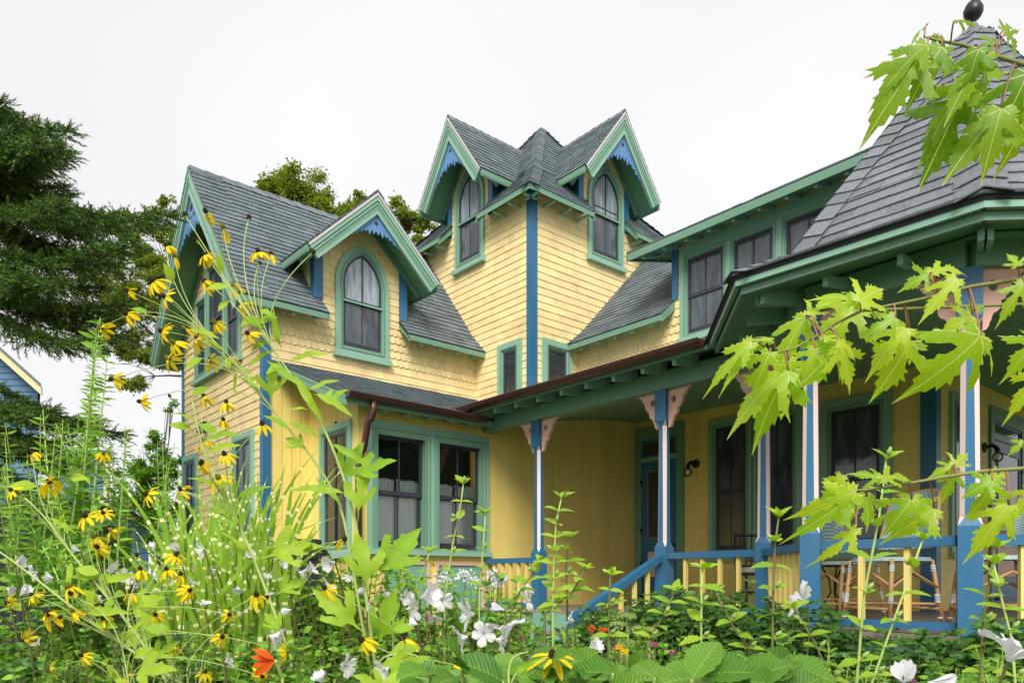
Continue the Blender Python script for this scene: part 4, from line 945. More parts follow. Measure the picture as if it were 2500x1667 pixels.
def scatter(tm, P, D, Nn, Sz):   # many copies of a template: positions, directions, face normals, sizes
    V, F = tm; P = np.asarray(P, float); D = np.asarray(D, float); Nn = np.asarray(Nn, float); Sz = np.asarray(Sz, float)
    D = D/np.linalg.norm(D, axis=1, keepdims=True); X = np.cross(D, Nn); X /= (np.linalg.norm(X, axis=1, keepdims=True)+1e-9); Z = np.cross(X, D)
    R_ = np.stack([X, D, Z], axis=1)*Sz[:, None, None]            # rows = axes
    out = np.einsum('vk,nkj->nvj', V, R_)+P[:, None, :]
    n, k = len(P), len(V)
    Fo = F[None]+(np.arange(n)*k)[:, None, None]
    return out.reshape(-1, 3), Fo.reshape(-1, 3)
def merge(parts):
    Vs, Fs, ms, b = [], [], [], 0
    for k, (V, F) in enumerate(parts):
        Vs.append(V); Fs.append(F+b); ms.append(np.full(len(F), k)); b += len(V)
    return np.concatenate(Vs), np.concatenate(Fs), np.concatenate(ms)
def unit(n): v = NR.normal(size=(n, 3)); return v/np.linalg.norm(v, axis=1, keepdims=True)
def bez(a, c, b, n=8):
    a, b, c = Vector(a), Vector(b), Vector(c); return [a*(1-t)**2+c*2*t*(1-t)+b*t*t for t in [i/(n-1) for i in range(n)]]
def poly_at(pts, t):   # point and direction at fraction t of a polyline
    L_ = [(pts[i+1]-pts[i]).length for i in range(len(pts)-1)]; tot = sum(L_)*t
    for i, l in enumerate(L_):
        if tot <= l or i == len(L_)-1:
            return pts[i].lerp(pts[i+1], min(1, tot/l)), (pts[i+1]-pts[i]).normalized()
        tot -= l
# ---------------------------------------------------------------- clump trees
def leaf_tree(name, label, cat, base, trunk_r, clumps, n_per, size, mat='lf_tree', group=None, limb_to=None, tm=T_RH, spread=1.0):
    root = empty(name, base, label, cat, group)
    P = []; D = []; Nn = []; Sz = []
    for c, r in clumps:
        sub = max(8, int(r*r*40)); cs = np.array(c)+unit(sub)*NR.random((sub, 1))**.45*r*np.array([1.12, 1.1, .9])
        k = max(4, int(n_per*r*r/sub))
        for s in cs:
            n = k; rr = r*NR.uniform(.14, .36); p = s+NR.normal(size=(n, 3))*rr*np.array([.62, .62, .42]); P.append(p); d = (p-s)+np.array([0, 0, -.3*rr])+unit(n)*rr*.6; D.append(d); Nn.append(unit(n)*.7+np.array([0, 0, 1])); Sz.append(NR.uniform(.6, 1.3, n)*size)
    P, D, Nn, Sz = map(np.concatenate, (P, D, Nn, Sz))
    V, F = scatter(tm, P, D, Nn, Sz); trimesh('crown', V, F, M[mat], root, kind='stuff')
    mb = MB(); b = Vector(base); cen = Vector(np.mean([c for c, r in clumps], axis=0)); top = Vector(((cen.x+b.x)/2, cen.y, min(c[2] for c, r in clumps)))
    mb.tube([b, b.lerp(top, .5)+Vector((.1, 0, 0)), top], [trunk_r, trunk_r*.8, trunk_r*.6], 10); mb.build('trunk', M['bark'], root, smooth=True)
    mb = MB()
    for c, r in clumps:
        c = Vector(c); mid = top.lerp(c, .5)+Vector((0, 0, .1*r)); mb.tube([top, mid, c], [trunk_r*.45, trunk_r*.25, trunk_r*.06], 6)
        for k in range(5):
            e = c+Vector(unit(1)[0])*r*.85; mb.tube([mid.lerp(c, .4), mid.lerp(e, .7), e], [trunk_r*.12, trunk_r*.07, .004], 4)
    mb.build('limb', M['bark'], root)
    return root
def cl(x, y, rpx, Y): return (tuple(at(x, y, Y)), rpx/FPX*Y)
Yt = 19.0
leaf_tree('deciduous_tree', 'leafy tree rising behind the ridge of the left wing, between gable and tower', 'tree', tuple(at(800, 1417, Yt)-Vector((0, 0, EYE))), .25,
    [cl(690, 440, 48, Yt), cl(740, 465, 52, Yt), cl(645, 470, 26, Yt), cl(720, 510, 60, Yt), cl(790, 505, 45, Yt), cl(850, 550, 52, Yt), cl(870, 490, 20, Yt), cl(925, 520, 26, Yt), cl(985, 530, 42, Yt), cl(960, 580, 50, Yt), cl(1020, 545, 30, Yt), cl(905, 570, 50, Yt), cl(780, 560, 60, Yt), cl(1035, 600, 40, Yt)], 15000, .075)
Yt = 17.0
leaf_tree('deciduous_tree', 'broad leafy tree left of the far gable, partly behind the spruce', 'tree', tuple(at(640, 1417, Yt)-Vector((0, 0, EYE))), .08,
    [cl(415, 500, 24, Yt), cl(435, 520, 22, Yt), cl(385, 520, 14, Yt), cl(380, 570, 45, Yt), cl(430, 600, 40, Yt), cl(330, 580, 40, Yt), cl(340, 640, 60, Yt), cl(400, 660, 50, Yt), cl(370, 720, 60, Yt), cl(300, 700, 60, Yt), cl(340, 790, 55, Yt), cl(400, 760, 30, Yt), cl(350, 860, 45, Yt), cl(300, 860, 45, Yt), cl(260, 620, 45, Yt), cl(230, 700, 45, Yt), cl(385, 850, 35, Yt), cl(330, 920, 35, Yt), cl(290, 540, 30, Yt), cl(260, 780, 45, Yt)], 15000, .06)
Yt = 12.5
leaf_tree('leafy_bush', 'airy pale green bush between the blue house and the corner of the cottage', 'bush', tuple(at(380, 1417, Yt)-Vector((0, 0, EYE))), .05,
    [cl(380, 1085, 32, Yt), cl(420, 1130, 38, Yt), cl(350, 1130, 40, Yt), cl(390, 1180, 50, Yt), cl(320, 1170, 40, Yt), cl(430, 1230, 40, Yt), cl(370, 1250, 50, Yt), cl(300, 1230, 45, Yt), cl(400, 1300, 50, Yt), cl(425, 985, 10, Yt), cl(410, 1000, 7, Yt)], 26000, .05, 'lf_mid')
# ---------------------------------------------------------------- spruce
def spruce():
    Y0 = 8.6; bx = at(-70, 1417, Y0); root = empty('spruce_tree', (bx.x, bx.y, 0), 'tall dark spruce with drooping boughs at the left edge', 'tree')
    mb = MB(); mb.tube([(bx.x, bx.y, 0), (bx.x-.02, bx.y, 4), (bx.x-.05, bx.y, 6.9)], [.17, .12, .02], 10); mb.build('trunk', M['bark'], root, smooth=True)
    tips = [(5, 250), (20, 330), (120, 318), (172, 318), (150, 360), (168, 378), (150, 455), (100, 345), (170, 480), (150, 500), (90, 420), (60, 380), (120, 540), (60, 500), (200, 560), (420, 525), (345, 555), (260, 565), (330, 590), (300, 610), (240, 620), (150, 620), (80, 600), (285, 650), (250, 700), (150, 690), (60, 680), (310, 740), (260, 780), (180, 760), (300, 820), (230, 830), (220, 1030), (120, 1000), (60, 1010), (300, 1060), (160, 1080), (80, 1090), (20, 1100), (250, 1110), (180, 1150), (60, 1180), (120, 1210)]
    P, D, Sz = [], [], []
    for bi, (x, y) in enumerate(tips):
        Yd = Y0+rnd.uniform(-1.3, 1.0); tip = at(x, y, Yd); Ln = (Vector((tip.x, tip.y))-Vector((bx.x, bx.y))).length
        st = Vector((bx.x, bx.y, tip.z+Ln*rnd.uniform(.15, .4)+.1)); mid = st.lerp(tip, .55)-Vector((0, 0, Ln*.10)); pts = bez(st, mid+Vector((0, 0, -.05*Ln)), tip, 10)
        b = MB(); b.tube(pts, [.028*(1-i/10)+.004 for i in range(10)], 5); b.build('bough', M['bark'], root)
        nb = int(10+Ln*18)
        for k in range(nb):
            t = (k+.5)/nb; 
            if t < .12: continue
            c, d = poly_at(pts, t)
            for sgn in (-1, 1):
                side = d.cross(Vector((0, 0, 1))).normalized()*sgn
                ln = (.09+.22*math.sin(math.pi*min(1, t*.9+.1)))*min(1, .35+Ln*.5)*rnd.uniform(.6, 1.15)
                td = (side*rnd.uniform(.5, 1)+d*.7+Vector((0, 0, rnd.uniform(-.6, .1)))).normalized()
                ns = max(3, int(ln/.036))
                for j in range(ns):
                    u = j/ns; p = c+td*ln*u+Vector((0, 0, -.25*ln*u*u)); P.append(p); dd = td+Vector((rnd.uniform(-.9, .9), rnd.uniform(-.9, .9), rnd.uniform(-.4, .7))); D.append(dd); Sz.append(rnd.uniform(.06, .115))
        for k in range(7):
            P.append(tip.lerp(pts[-2], k/7)); D.append((pts[-1]-pts[-3]).normalized()+Vector((rnd.uniform(-.7, .7), rnd.uniform(-.5, .5), rnd.uniform(-.1, .9)))); Sz.append(.09)
    # a twig: a short shoot ringed with needles
    V = []; F = []
    for k in range(13):
        y = .05+.075*k; a = k*2.4; c_, s_ = math.cos(a), math.sin(a); b = len(V); L2 = .22*(1-.4*k/13)
        V += [(c_*.02-s_*.045, y, s_*.02+c_*.045), (c_*.02+s_*.045, y, s_*.02-c_*.045), (c_*L2, y+.22, s_*L2)]; F.append((b, b+1, b+2))
    b = len(V); V += [(-.03, 0, 0), (.03, 0, 0), (0, 1, 0), (0, 0, -.03), (0, 0, .03)]; F += [(b, b+1, b+2), (b+3, b+4, b+2)]
    tm = (np.array(V, float), np.array(F))
    P = np.array([tuple(p) for p in P]); D = np.array([tuple(p) for p in D]); n = len(P)
    V, F = scatter(tm, P, D, unit(n)+np.array([0, 0, .5]), np.array(Sz)*1.6); trimesh('needles', V, F, M['needle'], root, kind='stuff')
    return n
spruce()
# ---------------------------------------------------------------- neighbours at the left edge
M['clap'] = paint('slate blue clapboard', (.10, .20, .33), .6, .05, 4, .1)
M['cream'] = paint('cream trim paint', (.70, .66, .38), .5, .04, 4, .1)
M['shed'] = paint('black stained shed boards', (.018, .02, .024), .7, .15, 8, .2)
M['deepblue'] = paint('deep blue clapboard', (.07, .12, .22), .6, .05, 4, .1)
def neighbour():
    Y = 15.0; f = lambda x, y, d=0: at(x, y, Y)+Vector((0, d, 0))
    r = empty('blue_house', tuple(at(60, 1417, Y)-Vector((0, 0, EYE))), 'blue clapboard house with cream rake trim behind the spruce', 'house')
    g = at(0, 1417, Y).z-EYE
    base = 0.0
    back = Vector((g and 0, 0, 0)); cdir = Vector((at(60, 1417, Y).x, Y, 0)).normalized()
    # gable wall, clapboard by clapboard
    zt = lambda X: None
    xa, xb = at(-420, 0, Y).x, at(92, 0, Y).x; rk0, rk1 = at(0, 842, Y), at(125, 955, Y); sl = (rk1.z-rk0.z)/(rk1.x-rk0.x)
    top = lambda X: rk0.z+sl*(X-rk0.x)-.12
    z = 0.0
    while z < top(xa):
        X1 = min(xb, rk0.x+(z+.12-(rk0.z-.12))/sl) if z+.12 > top(xb) else xb
        if X1 > xa+.1:
            mb = MB(); mb.prism([(xa, Y-.02, z), (xa, Y, z), (xa, Y, z+.13), (xa, Y-.004, z+.13)], (X1-xa, 0, 0)); mb.build('clapboard', M['clap'], r)
        z += .125
    mb = MB(); mb.prism([(xa, Y+.01, 0), (xb, Y+.01, 0), (xb, Y+.01, top(xb)), (xa, Y+.01, top(xa))], cdir*5); mb.build('wall', M['deepblue'], r)
    mb = MB(); mb.prism([rk1+Vector((.02, -.35, 0)), rk0+Vector((-3.5, -.35, -3.5*sl)), rk0+Vector((-3.5, -.35, -3.5*sl-.16)), rk1+Vector((.02, -.35, -.16))], (0, .04, 0)); mb.build('rake_board', M['cream'], r)
    mb = MB(); mb.prism([rk1+Vector((.05, -.4, .05)), rk0+Vector((-3.5, -.4, -3.5*sl+.05)), rk0+Vector((-3.5, -.4, -3.5*sl)), rk1+Vector((.05, -.4, 0))], cdir*6); mb.build('roof', M['roof'], r)
    # porch wing lower down
    a, b = at(110, 1100, Y), at(225, 1100, Y)
    z = 0.0
    while z < a.z:
        mb = MB(); mb.prism([(a.x, Y+.48, z), (a.x, Y+.5, z), (a.x, Y+.5, z+.13), (a.x, Y+.496, z+.13)], (b.x-a.x, 0, 0)); mb.build('clapboard', M['clap'], r); z += .125
    mb = MB(); mb.prism([(a.x, Y+.51, 0), (b.x, Y+.51, 0), (b.x, Y+.51, a.z), (a.x, Y+.51, a.z)], cdir*3); mb.build('wall', M['deepblue'], r)
    mb = MB(); mb.box(b.x-.02, b.x+.07, Y+.45, Y+.55, 0, a.z); mb.build('corner_board', M['cream'], r)
    mb = MB(); mb.prism([(a.x-.1, Y+.35, a.z), (b.x+.15, Y+.35, a.z), (b.x+.15, Y+.35, a.z+.08), (a.x-.1, Y+.35, a.z+.08)], cdir*3); mb.build('roof', M['roof'], r)
    # garage
    Y = 13.0; r2 = empty('blue_garage', tuple(at(310, 1417, Y)-Vector((0, 0, EYE))), 'low blue clapboard garage with cream edged roof, seen through the garden plants', 'garage')
    cdir = Vector((at(330, 1417, Y).x, Y, 0)).normalized(); p0, p1 = at(262, 1215, Y), at(385, 1282, Y); sl = (p1.z-p0.z)/(p1.x-p0.x); xa, xb = at(120, 0, Y).x, at(362, 0, Y).x; apex = p0.x
    top = lambda X: p0.z+sl*(X-p0.x)-.1 if X > apex else p0.z-sl*(X-p0.x)-.1
    z = 0
    while z < p0.z-.15:
        X1 = min(xb, apex+(z+.11-(p0.z-.1))/sl); X0 = 2*apex-X1
        mb = MB(); mb.prism([(X0, Y-.02, z), (X0, Y, z), (X0, Y, z+.115), (X0, Y-.004, z+.115)], (X1-X0, 0, 0)); mb.build('clapboard', M['clap'], r2); z += .11
    mb = MB(); mb.prism([(2*apex-xb, Y+.01, 0), (xb, Y+.01, 0), (xb, Y+.01, top(xb)), (apex, Y+.01, top(apex)), (2*apex-xb, Y+.01, top(xb))], cdir*4); mb.build('wall', M['deepblue'], r2)
    for sg in (1, -1):
        q0 = Vector((apex, 0, 0)); e = Vector((apex+sg*(p1.x-apex), 0, p1.z))
        mb = MB(); mb.prism([(apex, Y-.25, p0.z), (e.x, Y-.25, e.z), (e.x, Y-.25, e.z-.1), (apex, Y-.25, p0.z-.1)], (0, .04, 0)); mb.build('rake_board', M['cream'], r2)
        mb = MB(); mb.prism([(apex, Y-.3, p0.z+.05), (e.x, Y-.3, e.z+.05), (e.x, Y-.3, e.z), (apex, Y-.3, p0.z)], cdir*4.6); mb.build('roof', M['roof'], r2)
    Y = 7.5; r3 = empty('garden_shed', tuple(at(60, 1417, Y)-Vector((0, 0, EYE))), 'black garden shed with sloping top behind the flowers at the left edge', 'shed')
    xs = [at(x, 0, Y).x for x in (-80, 45, 135)]; z0, z1 = at(0, 1262, Y).z, at(45, 1228, Y).z
    k = xs[0]
    while k < xs[2]-.01:
        e = min(k+.12, xs[2]); tz = z0+(z1-z0)*min(1, (k-xs[0])/(xs[1]-xs[0])); mb = MB(); mb.box(k, e-.006, Y, Y+.03, 0, tz); mb.build('board', M['shed'], r3); k += .12
    mb = MB(); mb.box(xs[0], xs[2], Y+.04, Y+1.5, 0, z0); mb.build('wall', M['shed'], r3)
    mb = MB(); mb.prism([(xs[0]-.05, Y-.05, z0+.03), (xs[1], Y-.05, z1+.03), (xs[2]+.05, Y-.05, z1+.03), (xs[2]+.05, Y-.05, z1), (xs[1], Y-.05, z1), (xs[0]-.05, Y-.05, z0)], (0, 1.6, 0)); mb.build('roof', M['shed'], r3)
neighbour()
# ---------------------------------------------------------------- shrubs made of leafy upright shoots
def shoots(specs, tm, size, gap, mat, root, whorl=2, up=.5, stem='stem_dark', sr=.004, name='foliage', jitter=1.0, top_scale=.6, kind='stuff', tip=True):
    """specs: list of polylines; leaves go up each of them in pairs"""
    P, D, Nn, Sz = [], [], [], []; mb = MB()
    for pts in specs:
        pts = [Vector(p) for p in pts]; L_ = sum((pts[i+1]-pts[i]).length for i in range(len(pts)-1)); n = max(2, int(L_/gap)); ph = rnd.random()*6
        mb.tube(pts, [sr*(1.1-.8*i/(len(pts)-1)) for i in range(len(pts))], 4, cap=False)
        for k in range(n):
            t = min(1, (k+rnd.uniform(0, .9)*jitter)/n); c, d = poly_at(pts, t); sc = (1-(1-top_scale)*t)*rnd.uniform(.6, 1.2)
            for w in range(whorl):
                if rnd.random() < .12*jitter: continue
                a = ph+k*2.39996*(1 if whorl < 3 else .5)+w*2*math.pi/whorl+rnd.uniform(-.3, .3)*jitter
                s1 = d.orthogonal().normalized(); s2 = d.cross(s1); o = s1*math.cos(a)+s2*math.sin(a)
                P.append(c); dd = (o+d*up*rnd.uniform(.5, 1.4)+Vector((0, 0, rnd.uniform(-.3, .2)*jitter))); D.append(dd); Nn.append(Vector((0, -.55, .65))+Vector(unit(1)[0])*.8); Sz.append(size*sc*rnd.uniform(.7, 1.25))
    V, F = scatter(tm, [tuple(p) for p in P], [tuple(p) for p in D], [tuple(p) for p in Nn], Sz)
    o = trimesh(name, V, F, M[mat], root, kind=kind)
    s = mb.build('stem', M[stem], root); s['kind'] = 'stuff'
    return o
def shrub(x, ytop, Y, wpx, label, tm=T_OV, size=.05, mat='lf_mid', n=40, name='rose_of_sharon_shrub', cat='shrub', group=None, gap=.035, whorl=2, zb=.25, lean=.25, stem='stem_dark', depth=.5, up=.5, hpx=None):
    top = at(x, ytop, Y); base = Vector((top.x, Y, 0)); root = empty(name, tuple(base), label, cat, group)
    w = wpx/FPX*Y/2; sp = []
    for k in range(n):
        a = rnd.uniform(-1, 1); b = rnd.uniform(-1, 1)*depth
        h = top.z*(1-.22*abs(a)**2)*rnd.uniform(.72, 1.0)+(.0 if k else 0)
        foot = base+Vector((a*w*.8, b*w, max(.0, h-rnd.uniform(.45, .9)))); tp = Vector((top.x+a*w*1.05+rnd.uniform(-.05, .05), Y+b*w*1.1, h))
        m_ = foot.lerp(tp, .5)+Vector((a*.05+rnd.uniform(-.06, .06), rnd.uniform(-.05, .05), .03)); tp = tp+Vector((rnd.uniform(-.07, .07), 0, 0)); sp.append(bez(foot, m_, tp, 5))
    shoots(sp, tm, size, gap, mat, root, whorl, up, stem)
    return root
# far row in front of the porch: dark peony-like mounds
far = [(1480, 1470, 6.0, 260, 'low leafy mound beside the stair handrail'), (1640, 1418, 5.6, 330, 'dark green mound in front of the railing right of the stair post'), (1790, 1412, 5.4, 330, 'dark green mound below the railing bend'), (1950, 1450, 5.0, 320, 'dark green mound at the foot of the tall left porch post'), (2240, 1530, 4.4, 330, 'dark mound left of the far right porch post'), (2400, 1490, 4.2, 340, 'dark green mound under the far right railing'), (2520, 1500, 4.0, 300, 'dark mound cut by the right edge')]
for x, y, Y, w, lb in far:
    shrub(x, y, Y, w, lb, T_OV, .10, 'lf_dark', 150, 'peony_mound', 'shrub', 'dark mounds along the porch', .042, 3, up=.35, depth=.6)
mid_ = [(60, 1400, 3.6, 420, 'leafy shrub at the far left under the coneflowers'), (240, 1370, 3.7, 380, 'leafy shrub under the leaning coneflowers, second from the left edge'), (430, 1370, 3.9, 360, 'leafy shrub at the foot of the striped grass'), (620, 1340, 4.0, 330, 'leafy shrub in front of the blue corner board'), (760, 1300, 4.1, 300, 'white flowered shrub in front of the side window of the bay'), (900, 1310, 4.2, 300, 'white flowered shrub under the double window'), (1040, 1345, 4.0, 300, 'white flowered shrub below the right half of the double window'), (1180, 1385, 3.9, 290, 'white flowered shrub before the short porch railing'), (1300, 1430, 3.7, 260, 'white flowered shrub at the foot of the first porch post')]
SH = {}
for x, y, Y, w, lb in mid_:
    SH[x] = shrub(x, y, Y, w, lb, T_SERR, .066, 'lf_mid', 95, 'rose_of_sharon_shrub', 'shrub', 'rose of sharon shrubs across the garden', .036, 2, up=.6, depth=.5)
near = [(60, 1530, 2.6, 380, 'lf_dark'), (230, 1510, 2.5, 360, 'lf_mid'), (400, 1520, 2.6, 340, 'lf_dark'), (560, 1500, 2.6, 330, 'lf_mid'), (700, 1500, 2.7, 330, 'lf_mid'), (860, 1500, 2.6, 330, 'lf_mid'), (1010, 1500, 2.7, 320, 'lf_mid'), (1160, 1530, 2.6, 300, 'lf_mid'), (1320, 1560, 2.7, 300, 'lf_dark'), (1500, 1580, 3.0, 300, 'lf_dark'), (1700, 1560, 3.1, 300, 'lf_mid'), (1900, 1550, 3.0, 300, 'lf_mid'), (2080, 1600, 2.8, 300, 'lf_mid'), (2260, 1600, 2.7, 300, 'lf_mid'), (2440, 1580, 2.6, 300, 'lf_mid')]
nl = ['at the bottom left corner', 'below the leftmost coneflowers', 'below the middle of the leaning coneflowers', 'left of the orange daylily', 'behind the orange daylily', 'behind the large drooping coneflower', 'among the lowest white blooms', 'behind the front hydrangea leaves on the left', 'before the grey boulder', 'before the pale sedum heads', 'behind the hydrangea leaves, middle right', 'left of the low white blooms by the porch skirt', 'around the low white blooms by the porch skirt', 'in the lower right, before the porch skirt', 'in the bottom right corner']
for (x, y, Y, w, mt), l in zip(near, nl):
    shrub(x, y, Y, w, 'low leafy undergrowth '+l, T_OV if mt == 'lf_dark' else T_SERR, .052, mt, 100, 'undergrowth_plant', 'plant', 'low plants at the front of the garden', .028, 2, up=.5, depth=.45)
for k, (x, y, Y, w, mt, lb) in enumerate(((150, 1560, 2.2, 420, 'lf_mid', 'fine tangled stems at the bottom left'), (420, 1590, 2.2, 420, 'lf_dark', 'fine tangled stems below the lowest yellow heads'), (700, 1590, 2.25, 420, 'lf_mid', 'fine tangled stems around the daylily'), (960, 1590, 2.3, 380, 'lf_dark', 'fine tangled stems below the white blooms'), (1230, 1540, 2.6, 320, 'lf_mid', 'fine tangled stems before the boulder'), (1440, 1500, 3.3, 220, 'lf_mid', 'fine tangled stems by the foot of the stair'), (1600, 1500, 3.2, 260, 'lf_mid', 'fine tangled stems before the first dark mound'), (2010, 1560, 2.5, 300, 'lf_mid', 'fine tangled stems before the porch skirt'), (2200, 1590, 2.3, 320, 'lf_dark', 'fine tangled stems right of the low blooms'), (2420, 1560, 2.2, 320, 'lf_mid', 'fine tangled stems at the bottom right'))):
    shrub(x, y, Y, w, lb, T_NAR if k % 2 else T_OV, .040, mt, 70, 'tangled_plant', 'plant', 'fine tangled plants along the front', .02, 2, up=.9, depth=.3, stem='stem' if k % 2 else 'stem_dark')
# tall willowy perennials at the left
M['lf_will'] = leafmat('willow leaf', (.12, .30, .03), (.28, .48, .05), .3)
def willowy(x0, y0, x1, y1, Y, label, n=9, size=.075, sr=.006, mat='lf_mid', fan=50, stem='stem', gap=.026):
    b = at(x0, y0, Y); root = empty('willow_leaved_perennial', (b.x, Y, 0), label, 'plant', 'tall willow-leaved perennials at the left')
    sp = []
    for k in range(n):
        t = at(x1+rnd.uniform(-fan, fan)*(k > 0), y1+(rnd.uniform(0, 160) if k else 0), Y+rnd.uniform(-.3, .3)); f = at(x0+rnd.uniform(-40, 40), y0, Y+rnd.uniform(-.2, .2))
        sp.append(bez(f, f.lerp(t, .5)+Vector((rnd.uniform(-.03, .03), 0, .05)), t, 7))
    shoots(sp, T_NAR, size*1.15, gap, mat, root, 3, .4, stem, sr, jitter=.5, top_scale=.45)
for a in ((180, 1480, 245, 775, 3.4, 'tallest willow-leaved stem rising before the spruce', 4, .085, .007, 'lf_will', 30), (120, 1450, 105, 1000, 3.3, 'willow-leaved stems left of the tallest one', 7, .07, .005, 'lf_will', 60),
          (40, 1480, 12, 1030, 3.2, 'willow-leaved stems at the very left edge', 6, .07, .005, 'lf_will', 50), (230, 1480, 190, 1030, 3.5, 'willow-leaved stems just right of the tallest one', 9, .07, .005, 'lf_mid', 60),
          (300, 1480, 305, 1040, 3.6, 'reddish willow-leaved stems before the blue garage', 8, .06, .005, 'lf_mid', 70), (400, 1450, 385, 1075, 3.7, 'willow-leaved stems close to the cottage corner', 6, .055, .005, 'lf_mid', 45), (180, 1500, 130, 1180, 3.1, 'bushy willow-leaved growth above the shed', 12, .065, .004, 'lf_mid', 130)):
    willowy(*a)
# ---------------------------------------------------------------- striped grass
def zebra():
    root = empty('striped_grass', tuple(at(540, 1417, 3.6)-Vector((0, 0, EYE))), 'tall grass with cream bands across its arching blades', 'grass plant')
    g, w = MB(), MB()
    for k in range(190):
        x0 = rnd.gauss(560, 80); Y = rnd.uniform(3.1, 3.8); f = at(x0, 1660, Y)
        hx = x0+rnd.gauss(0, 110); hy = rnd.uniform(1120, 1480)
        if k < 8: hx, hy = [(790, 1085), (800, 1165), (830, 1260), (700, 1170), (610, 1100), (560, 1080), (480, 1130), (400, 1230)][k]
        tip = at(hx, hy, Y+rnd.uniform(-.2, .2)); mid = f.lerp(tip, .62)+Vector((-(tip.x-f.x)*.35, 0, .13)); pts = bez(f, mid, tip, 14)
        wd = rnd.uniform(.008, .014)
        per = rnd.randint(3, 4); ph = rnd.randint(0, 3)
        for i in range(13):
            a, b = pts[i], pts[i+1]; d = (b-a).normalized(); s = d.cross(Vector((rnd.uniform(-.05, .05), -1, .15))).normalized(); w0, w1 = wd*(1-(i/13)**2.5), wd*(1-((i+1)/13)**2.5)
            m = a.lerp(b, .78)
            vs = [a-s*w0, a+s*w0, b+s*w1, b-s*w1]
            if (i+ph) % 2 == 0 and i < 12:
                wm = w0*.22+w1*.78; g.add([a-s*w0, a+s*w0, m+s*wm, m-s*wm], [(0, 1, 2, 3)]); w.add([m-s*wm, m+s*wm, b+s*w1, b-s*w1], [(0, 1, 2, 3)])
            else: g.add(vs, [(0, 1, 2, 3)])
    o = g.build('blade', M['grass'], root); o['kind'] = 'stuff'; o = w.build('cream_band', M['stripe'], root); o['kind'] = 'stuff'
zebra()
# ---------------------------------------------------------------- coneflowers
def lin(px_, Y, dy=None): return [at(x, y, Y+(0 if dy is None else dy*i)) for i, (x, y) in enumerate(px_)]
PET = tmpl([(.15, .08), (.45, .155), (.78, .13), (.93, .07)], .25, .35)
def flower_mesh(var):
    r = random.Random(var); parts_ = []; npt = [8, 10, 7, 9, 5, 3][var % 6]; reflex = [0.1, .35, .75, .5, .9, 1.2][var % 6]
    P, D, Nn, Sz = [], [], [], []
    for k in range(npt):
        a = 2*math.pi*k/npt*(1 if npt > 5 else .75)+r.uniform(-.12, .12); rf = reflex+r.uniform(-.25, .25)
        o = Vector((math.cos(a), math.sin(a), 0)); d = o*math.cos(rf)-Vector((0, 0, 1))*math.sin(rf); P.append(tuple(o*.12)); D.append(tuple(d)); Nn.append(tuple(Vector((0, 0, 1))*math.cos(rf)+o*math.sin(rf))); Sz.append(r.uniform(.85, 1.1))
    return scatter(PET, P, D, Nn, Sz)
FM = []
for v in range(6):
    V, F = flower_mesh(v); me = bpy.data.meshes.new('petals'); me.from_pydata(V.tolist(), [], F.tolist()); me.materials.append(M['petal_y']); me.update(); FM.append(me)
def cone_mesh(mat, tall):
    mb = MB(); n = 10; prof = [(.04, -.1), (.15, -.04), (.19, .06), (.185, .16*tall), (.14, .27*tall), (.06, .34*tall)]
    mb.lathe((0, 0, 0), prof, n); me = bpy.data.meshes.new('cone')
    # bumpy surface
    vs = [Vector(v) for v in mb.v]; fs = list(mb.f); r = random.Random(3)
    for i in range(70):
        t = r.random(); a = i*2.4; k = r.random()*(len(prof)-1); i0 = int(k); rr = prof[i0][0]+(prof[min(i0+1, len(prof)-1)][0]-prof[i0][0])*(k-i0); h = prof[i0][1]+(prof[min(i0+1, len(prof)-1)][1]-prof[i0][1])*(k-i0)
        c = Vector((rr*math.cos(a), rr*math.sin(a), h)); o = Vector((math.cos(a), math.sin(a), .5)).normalized(); s = Vector((-math.sin(a), math.cos(a), 0))*.02; b = len(vs); vs += [c-s, c+s, c+o*.05]; fs.append((b, b+1, b+2))
    me.from_pydata([tuple(v) for v in vs], [], fs); me.materials.append(M[mat]); me.update(); return me
CM = [cone_mesh('cone', 1), cone_mesh('cone_y', 1.1)]
me_sep = None
def sepal_mesh():
    P, D, Nn, Sz = [], [], [], []
    for k in range(7):
        a = k*.9; o = Vector((math.cos(a), math.sin(a), 0)); P.append((0, 0, -.1)); D.append(tuple(o*.8-Vector((0, 0, .6)))); Nn.append((0, 0, 1)); Sz.append(.3)
    V, F = scatter(T_NAR, P, D, Nn, Sz); me = bpy.data.meshes.new('sepals'); me.from_pydata(V.tolist(), [], F.tolist()); me.materials.append(M['lf_bright']); me.update(); return me
SM = sepal_mesh()
def put(me, name, root, loc, ax, size, spin=0, parent=None):
    o = bpy.data.objects.new(name, me); COL.objects.link(o); q = Vector(ax).to_track_quat('Z', 'Y') @ Matrix.Rotation(spin, 4, 'Z').to_quaternion()
    Mw = Matrix.Translation(Vector(loc)-Vector(root.location)) @ q.to_matrix().to_4x4() @ Matrix.Scale(size, 4)
    o.parent = root; o.matrix_local = Mw; return o
def child(me, name, par):
    o = bpy.data.objects.new(name, me); COL.objects.link(o); o.parent = par; return o
